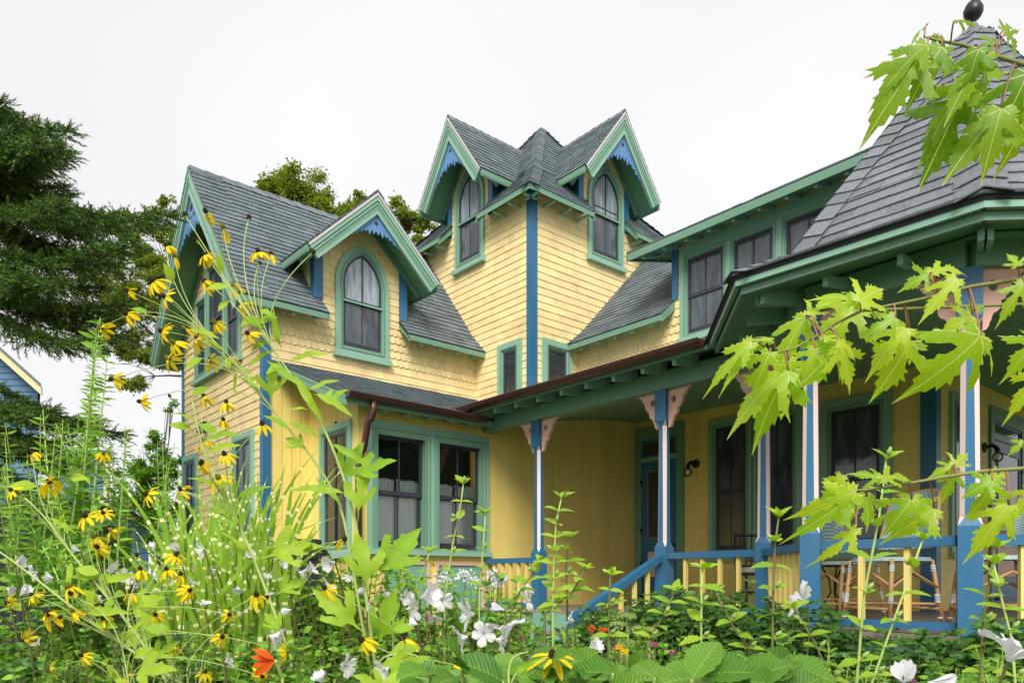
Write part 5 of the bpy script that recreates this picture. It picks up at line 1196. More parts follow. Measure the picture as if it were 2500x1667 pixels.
def coneflower(label, main, Y, flowers, leafpos, thick=.008, dy=0.0):
    """main: pixel polyline from the ground up; flowers: (x, y, kind, size px)"""
    pts = lin(main, Y, dy); base = Vector((pts[0].x, pts[0].y, 0)); root = empty('coneflower_plant', tuple(base), label, 'flower', 'yellow coneflowers')
    sm = []
    for i in range(len(pts)-1):
        for k in range(4): sm.append(pts[i].lerp(pts[i+1], k/4))
    sm.append(pts[-1])
    for _ in range(3): sm = [sm[0]]+[(sm[i-1]+sm[i]*2+sm[i+1])/4 for i in range(1, len(sm)-1)]+[sm[-1]]
    foot = Vector((sm[0].x+.02, sm[0].y, 0)); mb = MB(); mb.tube([foot]+sm, [thick*.8]+[thick*.72*(1-.6*i/len(sm)) for i in range(len(sm))], 7); mb.build('main_stem', M['stem'], root, smooth=True)
    pp = [px(p) for p in sm]
    for fx, fy, kind, spx in flowers:
        Yf = Y+rnd.uniform(-.25, .25); c = at(fx, fy, Yf)
        best = None
        for i, (sx, sy) in enumerate(pp[:-1]):
            dd = math.hypot(sx-fx, sy-fy); pen = abs(dd-230)+(300 if sy < fy+35 else 0)
            if best is None or pen < best[0]: best = (pen, i)
        i = best[1]; a = sm[i]; d = (sm[min(i+1, len(sm)-1)]-a).normalized(); dist = (c-a).length; ctl = a+d*dist*.5
        ln = bez(a, ctl, c, 12); mb = MB(); mb.tube(ln, [max(.0013, thick*.24*(1-.45*k/12)) for k in range(12)], 5); mb.build('flower_stalk', M['stem'], root, smooth=True)
        ax = (ln[-1]-ln[-3]).normalized()
        ax = (ax*.7+Vector((-.25, -.45, .35))+Vector(unit(1)[0])*.35).normalized() if kind != 'D' else (ax+Vector(unit(1)[0])*.2).normalized()
        sz = spx/FPX*Yf*.49; v = {'F': rnd.choice((0, 1, 3)), 'R': rnd.choice((2, 2, 3)), 'P': rnd.choice((4, 5)), 'D': None}[kind]
        if v is not None:
            f = put(FM[v], 'petals', root, c, ax, sz, rnd.random()*6); cn = child(CM[0] if rnd.random() < .75 else CM[1], 'cone', f)
        else: f = put(CM[0], 'seed_head', root, c, ax, sz*1.05, rnd.random()*6)
        put(SM, 'sepals', root, c-ax*sz*.1, ax, sz, 0)
        if rnd.random() < .6:
            t = rnd.uniform(.25, .7); q, d = poly_at(ln, t); V, F = scatter(T_OV, [tuple(q)], [(rnd.uniform(-1, 1), -.3, rnd.uniform(-.4, .5))], [(0, -1, .6)], [rnd.uniform(.05, .085)]); trimesh('stalk_leaf', V, F, M['lf_bright'], root)
    for (x, y, tx, ty, w) in leafpos:
        lobed_leaf(root, at(x, y, Y-.03), at(tx, ty, Y-.03-rnd.uniform(.0, .12)), w)
    return root
LOBE = [(0, 0), (.012, .2), (.03, .32), (.10, .40), (.20, .44), (.32, .53), (.43, .66), (.46, .74), (.38, .71), (.34, .74), (.27, .66), (.20, .62), (.13, .55), (.12, .62), (.19, .68), (.165, .76), (.19, .83), (.11, .86), (.08, .94), (0, 1.02)]
LOBE1 = [(0, 0), (.012, .15), (.05, .25), (.10, .36), (.13, .47), (.115, .52), (.13, .60), (.10, .66), (.105, .74), (.065, .82), (.04, .90), (0, 1.0)]
def outline_leaf(half, seed, nx=.1, ny=.12, dr=.35, fold=.25):
    r = random.Random(seed); rt = [(x*r.uniform(.85, 1.12), y+r.uniform(-.02, .02)) for x, y in half[1:-1]]; lt = [(-x*r.uniform(.85, 1.12), y+r.uniform(-.02, .02)) for x, y in half[1:-1]][::-1]
    bm = bmesh.new(); bm.faces.new([bm.verts.new((x, y, 0)) for x, y in [half[0]]+rt+[half[-1]]+lt])
    for k in range(-4, 5): bmesh.ops.bisect_plane(bm, geom=bm.verts[:]+bm.edges[:]+bm.faces[:], plane_co=(k*nx, 0, 0), plane_no=(1, 0, 0))
    for k in range(1, 9): bmesh.ops.bisect_plane(bm, geom=bm.verts[:]+bm.edges[:]+bm.faces[:], plane_co=(0, k*ny, 0), plane_no=(0, 1, 0))
    bmesh.ops.triangulate(bm, faces=bm.faces[:]); tw = r.uniform(-.3, .3)
    for v in bm.verts: v.co.z = -dr*v.co.y**2+fold*abs(v.co.x)+tw*v.co.x*v.co.y+.02*math.sin(v.co.y*14+seed)
    bm.verts.ensure_lookup_table(); bm.verts.index_update(); V = np.array([tuple(v.co) for v in bm.verts]); F = np.array([[v.index for v in f.verts] for f in bm.faces]); bm.free(); return V, F
LT3 = [outline_leaf(LOBE, i) for i in range(3)]; LT1 = [outline_leaf(LOBE1, i+9) for i in range(3)]
def lobed_leaf(root, base, tip, w, mat='lf_bright'):
    d = tip-base; lt = rnd.choice(LT3 if w > .5 else LT1); lt = (lt[0]*np.array([.62, .9, 1]), lt[1]); V, F = scatter(lt, [tuple(base)], [tuple(d)], [tuple(Vector((rnd.uniform(-.5, .5), -1, .6)))], [d.length])
    trimesh('leaf', V, F, M[mat], root)
F1 = [(503, 518, 'P', 62), (545, 557, 'P', 66), (452, 525, 'D', 60), (482, 587, 'D', 55), (501, 624, 'R', 62), (631, 616, 'F', 66), (663, 622, 'P', 55), (633, 643, 'D', 50), (608, 532, 'D', 55), (568, 697, 'R', 62), (593, 743, 'F', 60), (501, 688, 'R', 66), (763, 617, 'D', 55), (607, 815, 'R', 58)]
coneflower('tallest coneflower, its many heads spraying up across the left gable and roof', [(925, 1690), (893, 1450), (872, 1290), (845, 1180), (800, 1060), (735, 950), (672, 860)], 2.7, F1,
    [(872, 1290, 872, 1130, 1), (860, 1210, 700, 1160, .3), (900, 1440, 1020, 1270, 1), (905, 1470, 880, 1290, 1), (895, 1400, 1005, 1350, .3), (850, 1180, 935, 1100, 1), (735, 950, 640, 850, .3), (745, 960, 815, 905, .3), (700, 890, 770, 830, .3), (800, 1080, 900, 1120, .3), (760, 1000, 690, 985, .3), (780, 1010, 830, 930, 1), (715, 905, 770, 1010, .3), (690, 860, 650, 760, .3), (905, 1560, 770, 1430, 1), (915, 1600, 960, 1450, 1), (760, 960, 850, 980, .3)], .010)
F2 = [(375, 687, 'F', 80), (403, 725, 'F', 62), (312, 711, 'P', 52), (309, 767, 'R', 66), (407, 601, 'P', 55), (426, 627, 'P', 55), (396, 809, 'F', 66), (424, 837, 'F', 64), (484, 827, 'F', 72), (452, 802, 'P', 50), (526, 788, 'R', 60), (414, 876, 'F', 72), (249, 802, 'R', 60), (515, 880, 'R', 60), (344, 980, 'R', 58), (277, 926, 'R', 66), (558, 872, 'R', 62)]
coneflower('coneflower leaning far left, heads before the green gable soffit and the spruce', [(915, 1700), (860, 1380), (835, 1230), (760, 1110), (665, 1000), (590, 900), (520, 830)], 2.9, F2,
    [(600, 910, 640, 830, .3), (560, 870, 490, 800, .3), (640, 960, 590, 900, .3), (720, 1060, 640, 990, .3), (820, 1200, 880, 1080, 1), (760, 1110, 690, 1050, 1), (580, 900, 560, 960, .3), (450, 810, 520, 790, .3), (660, 1000, 660, 880, 1), (840, 1240, 770, 1150, .3), (690, 1030, 780, 1040, .3)], .009)
F3 = [(499, 969, 'R', 58), (553, 984, 'R', 58), (545, 1026, 'P', 52), (641, 1036, 'R', 66), (496, 1078, 'R', 64), (549, 1110, 'R', 66), (494, 1129, 'R', 62), (534, 1168, 'F', 72), (442, 1194, 'F', 56), (415, 968, 'D', 40), (443, 1197, 'P', 52), (360, 1207, 'F', 66), (491, 1134, 'P', 50), (840, 1317, 'P', 66)]
coneflower('coneflower before the lower gable wall, heads hanging over the clapboards', [(745, 1700), (680, 1520), (600, 1310), (530, 1180), (490, 1080), (470, 980)], 2.8, F3,
    [(560, 1230, 650, 1160, .3), (540, 1190, 470, 1150, .3), (500, 1110, 560, 1060, .3), (620, 1360, 560, 1290, .3), (620, 1370, 760, 1300, 1), (490, 1080, 560, 1030, .3), (660, 1460, 740, 1400, 1), (700, 1560, 640, 1480, 1), (480, 1030, 430, 990, .3)], .009)
F4 = [(29, 1197, 'F', 52), (121, 1178, 'F', 76), (210, 1261, 'F', 74), (252, 1252, 'F', 50), (80, 1105, 'P', 52), (252, 1108, 'F', 42), (274, 1296, 'F', 62), (230, 1312, 'R', 60), (239, 1335, 'R', 66), (271, 1328, 'D', 58), (429, 1355, 'F', 62), (334, 1356, 'D', 52), (408, 1391, 'F', 60), (441, 1403, 'R', 58)]
coneflower('left coneflower with heads before the shed and the willow-leaved stems', [(430, 1700), (330, 1540), (240, 1430), (165, 1340), (110, 1260), (60, 1215)], 2.5, F4,
    [(150, 1320, 120, 1250, .3), (110, 1260, 190, 1290, .3), (180, 1360, 150, 1430, .3), (240, 1430, 310, 1380, .3), (300, 1500, 360, 1440, 1)], .008)
F5 = [(343, 1391, 'R', 64), (462, 1441, 'R', 60), (170, 1432, 'R', 72), (80, 1453, 'F', 56), (119, 1498, 'R', 84), (179, 1492, 'R', 64), (256, 1510, 'F', 64), (319, 1447, 'R', 60), (542, 1554, 'R', 62), (626, 1453, 'R', 72), (301, 1656, 'F', 66), (648, 1460, 'D', 58), (150, 1505, 'D', 60), (175, 1450, 'D', 60)]
coneflower('lowest coneflower at the left, heads among the undergrowth', [(520, 1720), (400, 1640), (280, 1560), (160, 1470), (60, 1390), (-10, 1340)], 2.2, F5,
    [(300, 1570, 330, 1500, .3), (200, 1500, 280, 1470, .3), (360, 1620, 420, 1560, 1), (100, 1420, 60, 1480, .3)], .008)
F6 = [(984, 1560, 'R', 100), (886, 1563, 'R', 84), (794, 1435, 'R', 70), (1151, 1632, 'R', 84), (1077, 1668, 'D', 70)]
coneflower('front coneflower with large shaggy heads near the bottom centre', [(930, 1720), (915, 1640), (930, 1600), (1010, 1590), (1080, 1640)], 1.9, F6,
    [(930, 1680, 1000, 1590, 1), (960, 1690, 880, 1640, 1)], .005)
F8 = [(60, 1560, 'F', 60), (200, 1600, 'R', 58), (420, 1580, 'F', 60), (500, 1640, 'F', 56), (380, 1500, 'R', 56), (20, 1470, 'F', 54), (560, 1500, 'R', 56), (700, 1590, 'F', 60), (640, 1650, 'F', 56), (120, 1640, 'F', 60)]
coneflower('low coneflower with open heads scattered along the bottom left edge', [(330, 1760), (320, 1700), (310, 1640), (300, 1590)], 2.1, F8, [(320, 1690, 250, 1620, .3), (315, 1650, 380, 1610, 1)], .006)
F7 = [(1349, 1602, 'F', 120)]
coneflower('single coneflower on an arching stalk over the hydrangea leaves', [(1245, 1700), (1240, 1640), (1250, 1600), (1290, 1590)], 1.5, F7, [(1245, 1650, 1310, 1600, .3)], .004)
# ---------------------------------------------------------------- white rose of sharon blooms on their shrubs
def bloom_mesh(var):
    r = random.Random(var+50); op = [.5, .8, 1.05, .28, .65, .9][var % 6]; V = []; F = []
    for k in range(5):
        a = k*1.2566+r.uniform(-.1, .1); ca, sa = math.cos(a), math.sin(a); rows_ = []; ok = op*r.uniform(.75, 1.3)
        for i, (t, w) in enumerate(((0, .07), (.2, .15), (.42, .30), (.65, .46), (.85, .54), (1, .40))):
            row_ = []
            for j in range(7):
                u = (j-3)/3; s = u*w*.62; rad = .05+t*math.sin(ok*(.35+.65*t)); z = t*math.cos(ok*(.25+.75*t))
                rf = .055*t*t*math.sin(j*2.3+k*1.7+i*.9)+.05*t*math.sin(u*4+k); tipc = -.07*t*abs(u)**2
                row_.append(len(V)); V.append(((rad+tipc+rf*.4)*ca-s*sa, (rad+tipc+rf*.4)*sa+s*ca, z+rf+.04*u*t))
            rows_.append(row_)
        for i in range(5):
            for j in range(6): F.append((rows_[i][j], rows_[i][j+1], rows_[i+1][j+1], rows_[i+1][j]))
    me = bpy.data.meshes.new('bloom'); me.from_pydata(V, [], F); me.materials.append(M['petal_w']); me.polygons.foreach_set('use_smooth', [True]*len(F)); me.update(); return me
BM_ = [bloom_mesh(i) for i in range(6)]
def stamen_mesh():
    mb = MB(); mb.lathe((0, 0, 0), [(.02, 0), (.025, .3), (.04, .45), (.015, .55)], 6); me = bpy.data.meshes.new('stamen'); me.from_pydata([tuple(v) for v in mb.v], [], mb.f); me.materials.append(M['cone_y']); me.update(); return me
ST = stamen_mesh()
blooms = [(430, 1325, 42, 3.2), (490, 1335, 30, 3.3), (185, 1332, 30, 3.2), (275, 1375, 32, 3.1), (305, 1395, 40, 3), (60, 1430, 48, 2.9), (50, 1360, 36, 3.1), (25, 1430, 30, 3), (80, 1390, 34, 3.1), (690, 1370, 30, 3.4), (722, 1365, 34, 3.4), (805, 1362, 48, 3.3), (742, 1388, 40, 3.3), (762, 1378, 34, 3.4), (803, 1422, 58, 3.1), (885, 1436, 34, 3.2), (947, 1447, 38, 3.2), (1046, 1430, 72, 2.9), (1012, 1468, 56, 2.9), (1062, 1500, 36, 3), (1136, 1480, 66, 2.9), (1232, 1500, 78, 2.8), (1120, 1540, 64, 2.7), (1232, 1545, 62, 2.7), (676, 1540, 56, 2.4), (782, 1640, 48, 2.2), (850, 1610, 52, 2.2), (935, 1622, 56, 2.2), (960, 1655, 40, 2.2), (1450, 1560, 56, 2.6), (1948, 1440, 74, 2.5), (2205, 1625, 84, 2.1), (2300, 1640, 88, 2.1), (2485, 1535, 130, 1.7), (650, 1400, 30, 3.5), (590, 1385, 26, 3.5), (660, 1440, 32, 3.3), (520, 1385, 26, 3.4), (330, 1420, 26, 3.2), (1290, 1455, 40, 3), (560, 1345, 22, 3.5), (1010, 1510, 34, 2.8), (1080, 1455, 44, 3), (1180, 1530, 52, 2.8), (1215, 1470, 48, 3), (990, 1445, 40, 3), (905, 1470, 36, 3), (850, 1400, 30, 3.3), (580, 1430, 28, 3.3), (470, 1410, 26, 3.3), (610, 1345, 24, 3.5), (120, 1400, 30, 3.1), (360, 1460, 28, 3), (240, 1450, 26, 3), (500, 1460, 30, 3), (90, 1560, 26, 2.6), (560, 1600, 34, 2.4), (1390, 1500, 34, 2.9), (1560, 1600, 30, 2.6), (700, 1480, 34, 2.9)]
SHK = list(SH)
for i, (x, y, s, Y) in enumerate(blooms):
    key = min(SHK, key=lambda k: abs(k-x)) if x < 1400 else None
    if key is None:
        key = {1450: 'a', 1560: 'a', 1948: 'b', 2205: 'c', 2300: 'c', 2485: 'd'}[x]
        if key not in SH:
            lab = {'a': 'white bloom shoots beside and below the sedum heads', 'b': 'upright shoot with a white bloom before the tall porch post', 'c': 'low shoots with two white blooms before the porch skirt', 'd': 'shoot with a large white bloom cut by the right edge'}[key]
            SH[key] = empty('rose_of_sharon_shrub', tuple(at(x, 1417, Y)-Vector((0, 0, EYE))), lab, 'shrub', 'rose of sharon shrubs across the garden')
    root = SH[key]; Y -= .35; c = at(x, y+s*.3, Y); ax = Vector((rnd.uniform(-1, 1), rnd.uniform(-.5, .1), rnd.uniform(-.35, .6))).normalized(); sz = s/FPX*Y*.7
    f = put(BM_[rnd.randrange(6)], 'bloom', root, c-ax*sz*.5, ax, sz, rnd.random()*6); child(ST, 'stamen', f)
    mb = MB(); mb.tube([c-ax*sz*.5, c-ax*sz*.9+Vector((0, .05, -.1)), c+Vector((rnd.uniform(-.1, .1), .15, -.45))], [.003, .003, .004], 5); mb.build('flower_stalk', M['stem_dark'], root)
# upright leafy shoots with buds
def budshoot(pl, Y, label, nl=6, size=.05, bud=True, th=.004):
    pts = lin(pl, Y); root = empty('budding_shoot', (pts[0].x, Y, 0), label, 'plant', 'upright shoots with buds')
    mb = MB(); mb.tube([(pts[0].x, Y, 0)]+pts, [th]+[th*(1-.5*i/len(pts)) for i in range(len(pts))], 6); mb.build('stem', M['stem'] if rnd.random() < .5 else M['stem_dark'], root, smooth=True)
    for k in range(nl):
        t = .12+.86*(k/(nl-1)) if nl > 1 else 1; c, d = poly_at(pts, t); n = 2 if t < .95 else 5
        for w in range(n):
            a = k*1.9+w*6.28/n; dd = Vector((math.cos(a), math.sin(a)*.6-.2, rnd.uniform(-.1, .7) if t < .95 else rnd.uniform(.4, 1.3)))
            V, F = scatter(T_SERR, [tuple(c)], [tuple(dd)], [tuple(Vector((rnd.uniform(-.4, .4), -.5, 1)))], [size*rnd.uniform(.7, 1.3)*(1 if t < .95 else .75)]); trimesh('leaf', V, F, M['lf_bright'], root)
        if bud and k % 2 == 0:
            a = k*2.2+.8; ax = Vector((math.cos(a), -.3, .7)).normalized(); mb = MB(); b = c+ax*.012
            mb.tube([c, b], .0018, 5); mb.lathe(b, [(.002, 0), (.006, .004), (.0065, .010), (.004, .018), (.001, .022)], 8, tuple(ax)); mb.build('bud', M['bud'], root, smooth=True)
for a in (([(1085, 1470), (1105, 1330), (1125, 1230), (1132, 1175)], 3.0, 'budding shoot before the right sash of the double window', 6), ([(1170, 1450), (1180, 1330), (1186, 1250)], 3.1, 'short budding shoot before the right casing of the double window', 4),
          ([(1350, 1510), (1352, 1370), (1358, 1270), (1372, 1210)], 2.6, 'tallest budding shoot right of the first porch post', 8), ([(1385, 1480), (1382, 1380), (1388, 1310)], 2.7, 'budding shoot just right of the tallest one', 5),
          ([(1330, 1500), (1400, 1440), (1432, 1385)], 2.6, 'slanting budding shoot before the yellow porch wall', 5), ([(1485, 1570), (1488, 1450), (1490, 1400)], 2.6, 'budding shoot below the sloping handrail', 4),
          ([(1240, 1520), (1270, 1440), (1325, 1370)], 2.8, 'slanting budding shoot before the short railing', 5), ([(1580, 1570), (1620, 1500), (1650, 1440)], 2.4, 'leafy shoot at the foot of the stair post', 4),
          ([(1712, 1580), (1712, 1480), (1715, 1385)], 2.3, 'budding shoot before the railing right of the stair post', 4), ([(1840, 1600), (1785, 1520), (1745, 1440)], 2.4, 'shoot leaning left below the railing', 4),
          ([(1885, 1600), (1888, 1450), (1892, 1330), (1902, 1255)], 2.1, 'tall budding shoot between the two posts at the bend', 5), ([(2040, 1680), (1985, 1560), (1935, 1480)], 2.1, 'arching shoot under the white bloom by the tall post', 5),
          ([(2090, 1680), (2110, 1450), (2145, 1270), (2165, 1110)], 1.9, 'tall shoot before the rattan chairs', 6), ([(2120, 1690), (2180, 1520), (2255, 1310)], 2.0, 'slanting shoot before the right baluster', 5),
          ([(2390, 1680), (2400, 1520), (2430, 1330)], 2.0, 'shoot before the far right post', 5), ([(2480, 1690), (2470, 1560), (2440, 1440), (2425, 1370)], 1.9, 'shoot at the far right edge', 5), ([(960, 1470), (985, 1400), (975, 1340)], 3.2, 'leafy shoot under the middle of the double window', 5), ([(1000, 1480), (1030, 1400), (1050, 1345)], 3.3, 'leafy shoot under the window mullion', 5)):
    budshoot(a[0], a[1], a[2], a[3]+1, .055 if a[1] > 2.2 else .05)
# ---------------------------------------------------------------- hydrangea leaves across the bottom
def hyd_leaf_mesh(var):
    r = random.Random(var); n = 12; V = []; F = []; rows_ = []
    for i in range(n+1):
        t = i/n; w = .36*math.sin(math.pi*min(1, t**.85*1.0))**.8*(1-.15*t); z = -.28*t*t; row_ = []
        for j in range(-4, 5):
            s = j/4; zz = z+.12*abs(s)*w/.36+.018*math.cos(t*46+abs(s)*5)*(1-abs(abs(s)-.5)); ww = w*s
            if abs(j) == 4: ww *= 1+.05*((i % 2)*2-1)
            row_.append(len(V)); V.append((ww, t-.10*abs(s)*w/.36*0+abs(s)*.05*math.sin(math.pi*t), zz))
        rows_.append(row_)
    for i in range(n):
        for j in range(8): F.append((rows_[i][j], rows_[i][j+1], rows_[i+1][j+1], rows_[i+1][j]))
    me = bpy.data.meshes.new('leaf'); me.from_pydata(V, [], F); me.materials.append(M['lf_vein']); me.polygons.foreach_set('use_smooth', [True]*len(F))
    uv = me.uv_layers.new(name='UVMap')
    for l in me.loops: v = V[l.vertex_index]; uv.data[l.index].uv = (v[0], v[1])
    me.update(); return me
def veinmat(name, c1, c2, cv, tr):
    m = leafmat(name, c1, c2, tr, .42, .3); t = m.node_tree; N = t.nodes.new; K = t.links.new
    uv = N('ShaderNodeUVMap'); sx = N('ShaderNodeSeparateXYZ'); K(uv.outputs[0], sx.inputs[0])
    ab = N('ShaderNodeMath'); ab.operation = 'ABSOLUTE'; K(sx.outputs[0], ab.inputs[0])
    # side veins: saw tooth in y - 0.8|x|
    a = N('ShaderNodeMath'); a.operation = 'MULTIPLY_ADD'; a.inputs[1].default_value = -.9; K(ab.outputs[0], a.inputs[0]); K(sx.outputs[1], a.inputs[2])
    b = N('ShaderNodeMath'); b.operation = 'MULTIPLY'; b.inputs[1].default_value = 11; K(a.outputs[0], b.inputs[0])
    c = N('ShaderNodeMath'); c.operation = 'PINGPONG'; c.inputs[1].default_value = .5; K(b.outputs[0], c.inputs[0])
    d = N('ShaderNodeMath'); d.operation = 'LESS_THAN'; d.inputs[1].default_value = .04; K(c.outputs[0], d.inputs[0])
    e = N('ShaderNodeMath'); e.operation = 'LESS_THAN'; e.inputs[1].default_value = .012; K(ab.outputs[0], e.inputs[0])
    f = N('ShaderNodeMath'); f.operation = 'MAXIMUM'; K(d.outputs[0], f.inputs[0]); K(e.outputs[0], f.inputs[1])
    g = N('ShaderNodeMath'); g.operation = 'MULTIPLY'; g.inputs[1].default_value = .45; K(f.outputs[0], g.inputs[0])
    hs = [n for n in t.nodes if n.type == 'HUE_SAT'][0]; mx = N('ShaderNodeMixRGB'); mx.inputs['Color2'].default_value = (*cv, 1); K(g.outputs[0], mx.inputs['Fac'])
    outs = [l.to_socket for l in hs.outputs[0].links]; K(hs.outputs[0], mx.inputs['Color1'])
    for s_ in outs: K(mx.outputs[0], s_)
    bp = N('ShaderNodeBump'); bp.invert = True; bp.inputs['Strength'].default_value = .8; bp.inputs['Distance'].default_value = .004; K(c.outputs[0], bp.inputs['Height']); K(bp.outputs[0], t.nodes['Principled BSDF'].inputs['Normal'])
    return m
M['lf_vein'] = veinmat('veined hydrangea leaf', (.055, .17, .018), (.14, .31, .03), (.34, .50, .07), .2)
HM = [hyd_leaf_mesh(i) for i in range(3)]
def hydrangea(x0, x1, y, Y, n, label, spx=112):
    root = empty('hydrangea_plant', tuple(at((x0+x1)/2, 1417, Y)-Vector((0, 0, EYE))), label, 'plant', 'broad leaved hydrangeas along the front')
    mb = MB()
    for k in range(n):
        x = x0+(x1-x0)*(k+rnd.random())/n; yy = y+20+rnd.uniform(-30, 70); Yk = Y+rnd.uniform(-.22, .22); p = at(x, yy+35, Yk); a = rnd.uniform(0, 6.28)
        d = Vector((math.cos(a), math.sin(a)*.55-.15, rnd.uniform(-.15, .85))); nn = Vector((rnd.uniform(-.4, .4), -.75, .8)); sz = spx*rnd.uniform(.75, 1.25)/FPX*Yk
        d.normalize(); X = d.cross(nn).normalized(); Z = X.cross(d); o = bpy.data.objects.new('leaf', rnd.choice(HM)); COL.objects.link(o); o.parent = root
        R3 = Matrix((X, d, Z)).transposed().to_4x4(); o.matrix_local = Matrix.Translation(p-root.location) @ R3 @ Matrix.Scale(sz, 4)
        mb.tube([p, p+Vector((0, .04, -.12)), p+Vector((0, .08, -.5))], .004, 5)
    o = mb.build('stem', M['stem'], root); o['kind'] = 'stuff'
for a in ((1020, 1230, 1610, 1.75, 22, 'hydrangea leaves left of the single arching coneflower'), (1210, 1440, 1600, 1.7, 26, 'hydrangea leaves behind the single arching coneflower'), (1430, 1680, 1600, 1.7, 28, 'hydrangea leaves below the sedum heads'), (1680, 1940, 1600, 1.6, 28, 'largest hydrangea leaves right of centre', 118)):
    hydrangea(*a)
# ---------------------------------------------------------------- small flowers and heads
def cluster(name, label, cat, c, rpx, Y, mat, n, sz, group=None, stemto=.6, partn='floret'):
    p = at(c[0], c[1], Y); r = rpx/FPX*Y; root = empty(name, (p.x, p.y, 0), label, cat, group)
    P = np.array(tuple(p))+unit(n)*(NR.random((n, 1))**.4)*r*np.array([1, .8, .75]); D = unit(n)+np.array([0, -.4, .3])
    V, F = scatter(T_RH, P, D, unit(n)+np.array([0, -1, .5]), np.full(n, sz)); trimesh(partn, V, F, M[mat], root, kind='stuff')
    mb = MB(); mb.tube([(p.x, p.y, 0), (p.x, p.y, p.z-.3), tuple(p)], [.005, .004, .003], 6); mb.build('stem', M['stem_dark'], root)
for i, (x, y, r, l) in enumerate(((1205, 1402, 15, 'topmost small white phlox head'), (1200, 1425, 26, 'lilac tinged phlox head beside the railing'), (1225, 1415, 20, 'small phlox head against the yellow balusters'), (1080, 1412, 26, 'white phlox head under the window sill, left of the others'), (1135, 1408, 26, 'white phlox head under the window sill, middle one'), (1165, 1425, 22, 'white phlox head left of the lilac one'), (1285, 1440, 16, 'white phlox head at the foot of the first porch post'))):
    cluster('phlox', l, 'flower', (x, y), r, 4.2, 'petal_v' if i in (1, 2) else 'petal_w', 70, .022, 'phlox heads')
for x, y, r, l in ((1530, 1500, 24, 'topmost pale green sedum head'), (1512, 1518, 22, 'sedum head lower left of the topmost'), (1560, 1530, 30, 'largest of the pale green sedum heads'), (1585, 1533, 18, 'sedum head at the right of the group'), (1515, 1545, 20, 'sedum head at the left bottom'), (1532, 1563, 20, 'lowest of the pale sedum heads')):
    p = at(x, y, 3.4); rr = r/FPX*3.4; root = empty('sedum', (p.x, p.y, 0), l, 'plant', 'pale sedum heads'); P = []
    mb = MB()
    for k in range(26):
        a = k*2.4; q = math.sqrt(k/26); c = p+Vector((math.cos(a)*q*rr, math.sin(a)*q*rr, -.35*rr*q*q)); mb.lathe(c, [(.001, .009), (.007, .007), (.009, .0), (.005, -.008)], 6)
    o = mb.build('flower_head', M['sedum'], root); mb = MB(); mb.tube([(p.x, p.y, 0), p-Vector((0, 0, .01))], .005, 6); mb.build('stem', M['stem'], root)
for x, y, l in ((1273, 1556, 'magenta flower before the boulder'), (1075, 1560, 'magenta flower under the white blooms, left'), (1100, 1564, 'magenta flower under the white blooms, middle'), (1120, 1574, 'magenta flower under the white blooms, right'), (1042, 1508, 'small magenta flower beside a white bloom'), (1598, 1572, 'magenta flower below the sedum'), (1640, 1590, 'magenta flower above the hydrangea leaves'), (2052, 1637, 'magenta flower before the porch skirt'), (2230, 1662, 'pink flower at the bottom edge, right'), (1502, 1578, 'magenta flower by the yellow ones')):
    cluster('small_flower', l, 'flower', (x, y), 6, 2.9, 'petal_m', 26, .010, 'small magenta flowers')
for x, y, l in ((1445, 1535, 'pink rose bloom before the stair'), (1470, 1538, 'second pink rose bloom, right of the first')):
    cluster('small_flower', l, 'flower', (x, y), 9, 3.6, 'petal_r', 30, .016, 'rose blooms by the stair')
for x, y, l in ((1512, 1582, 'yellow flower cluster left of the hydrangea leaves'), (1524, 1590, 'yellow flower cluster behind a hydrangea leaf')):
    cluster('small_flower', l, 'flower', (x, y), 10, 2.8, 'petal_y', 40, .012, 'small yellow flowers')
# daylily
def daylily():
    c = at(672, 1612, 2.0); root = empty('daylily', (c.x, c.y, 0), 'orange red daylily in bloom near the bottom left of centre', 'flower'); P, D, Nn, Sz = [], [], [], []
    for k in range(6):
        a = k*1.047+.4; d = Vector((math.cos(a)*.6-.8, -.45, math.sin(a)*.75+.1)); P.append(tuple(c)); D.append(tuple(d)); Nn.append((.8, -.6, .3)); Sz.append(.06)
    V, F = scatter(tmpl([(.2, .07), (.5, .16), (.8, .11)], .5, .2), P, D, Nn, Sz); trimesh('petals', V, F, M['petal_r'], root, True)
    mb = MB(); mb.tube([c, c+Vector((.01, .03, -.05)), (c.x+.03, c.y+.05, 0)], [.006, .004, .005], 6); mb.build('stem', M['stem'], root)
    V, F = scatter(T_NAR, [tuple(c+Vector((.02, .03, -.4)))]*8, [(math.cos(k), -.2, 1.6+.3*math.sin(k*3)) for k in range(8)], [(0, -1, .2)]*8, [.35]*8); trimesh('leaf', V, F, M['lf_mid'], root)
daylily()
# boulder
def boulder():
    c = at(1340, 1560, 3.3); root = empty('boulder', (c.x, c.y, 0), 'grey boulder among the flowers below the stair', 'rock'); bm = bmesh.new(); bmesh.ops.create_icosphere(bm, subdivisions=4, radius=1)
    from mathutils import noise
    for v in bm.verts: k = 1+.25*noise.noise(v.co*1.6)+.06*noise.noise(v.co*6); v.co = Vector((v.co.x*.24*k, v.co.y*.2*k, v.co.z*.5*k))+Vector((c.x, c.y, c.z-.55))
    me = bpy.data.meshes.new('rock'); bm.to_mesh(me); bm.free(); me.materials.append(paint('grey granite', (.16, .155, .17), .8, .0, 9, .8)); me.polygons.foreach_set('use_smooth', [True]*len(me.polygons)); attach(bpy.data.objects.new('rock', me), root)
boulder()
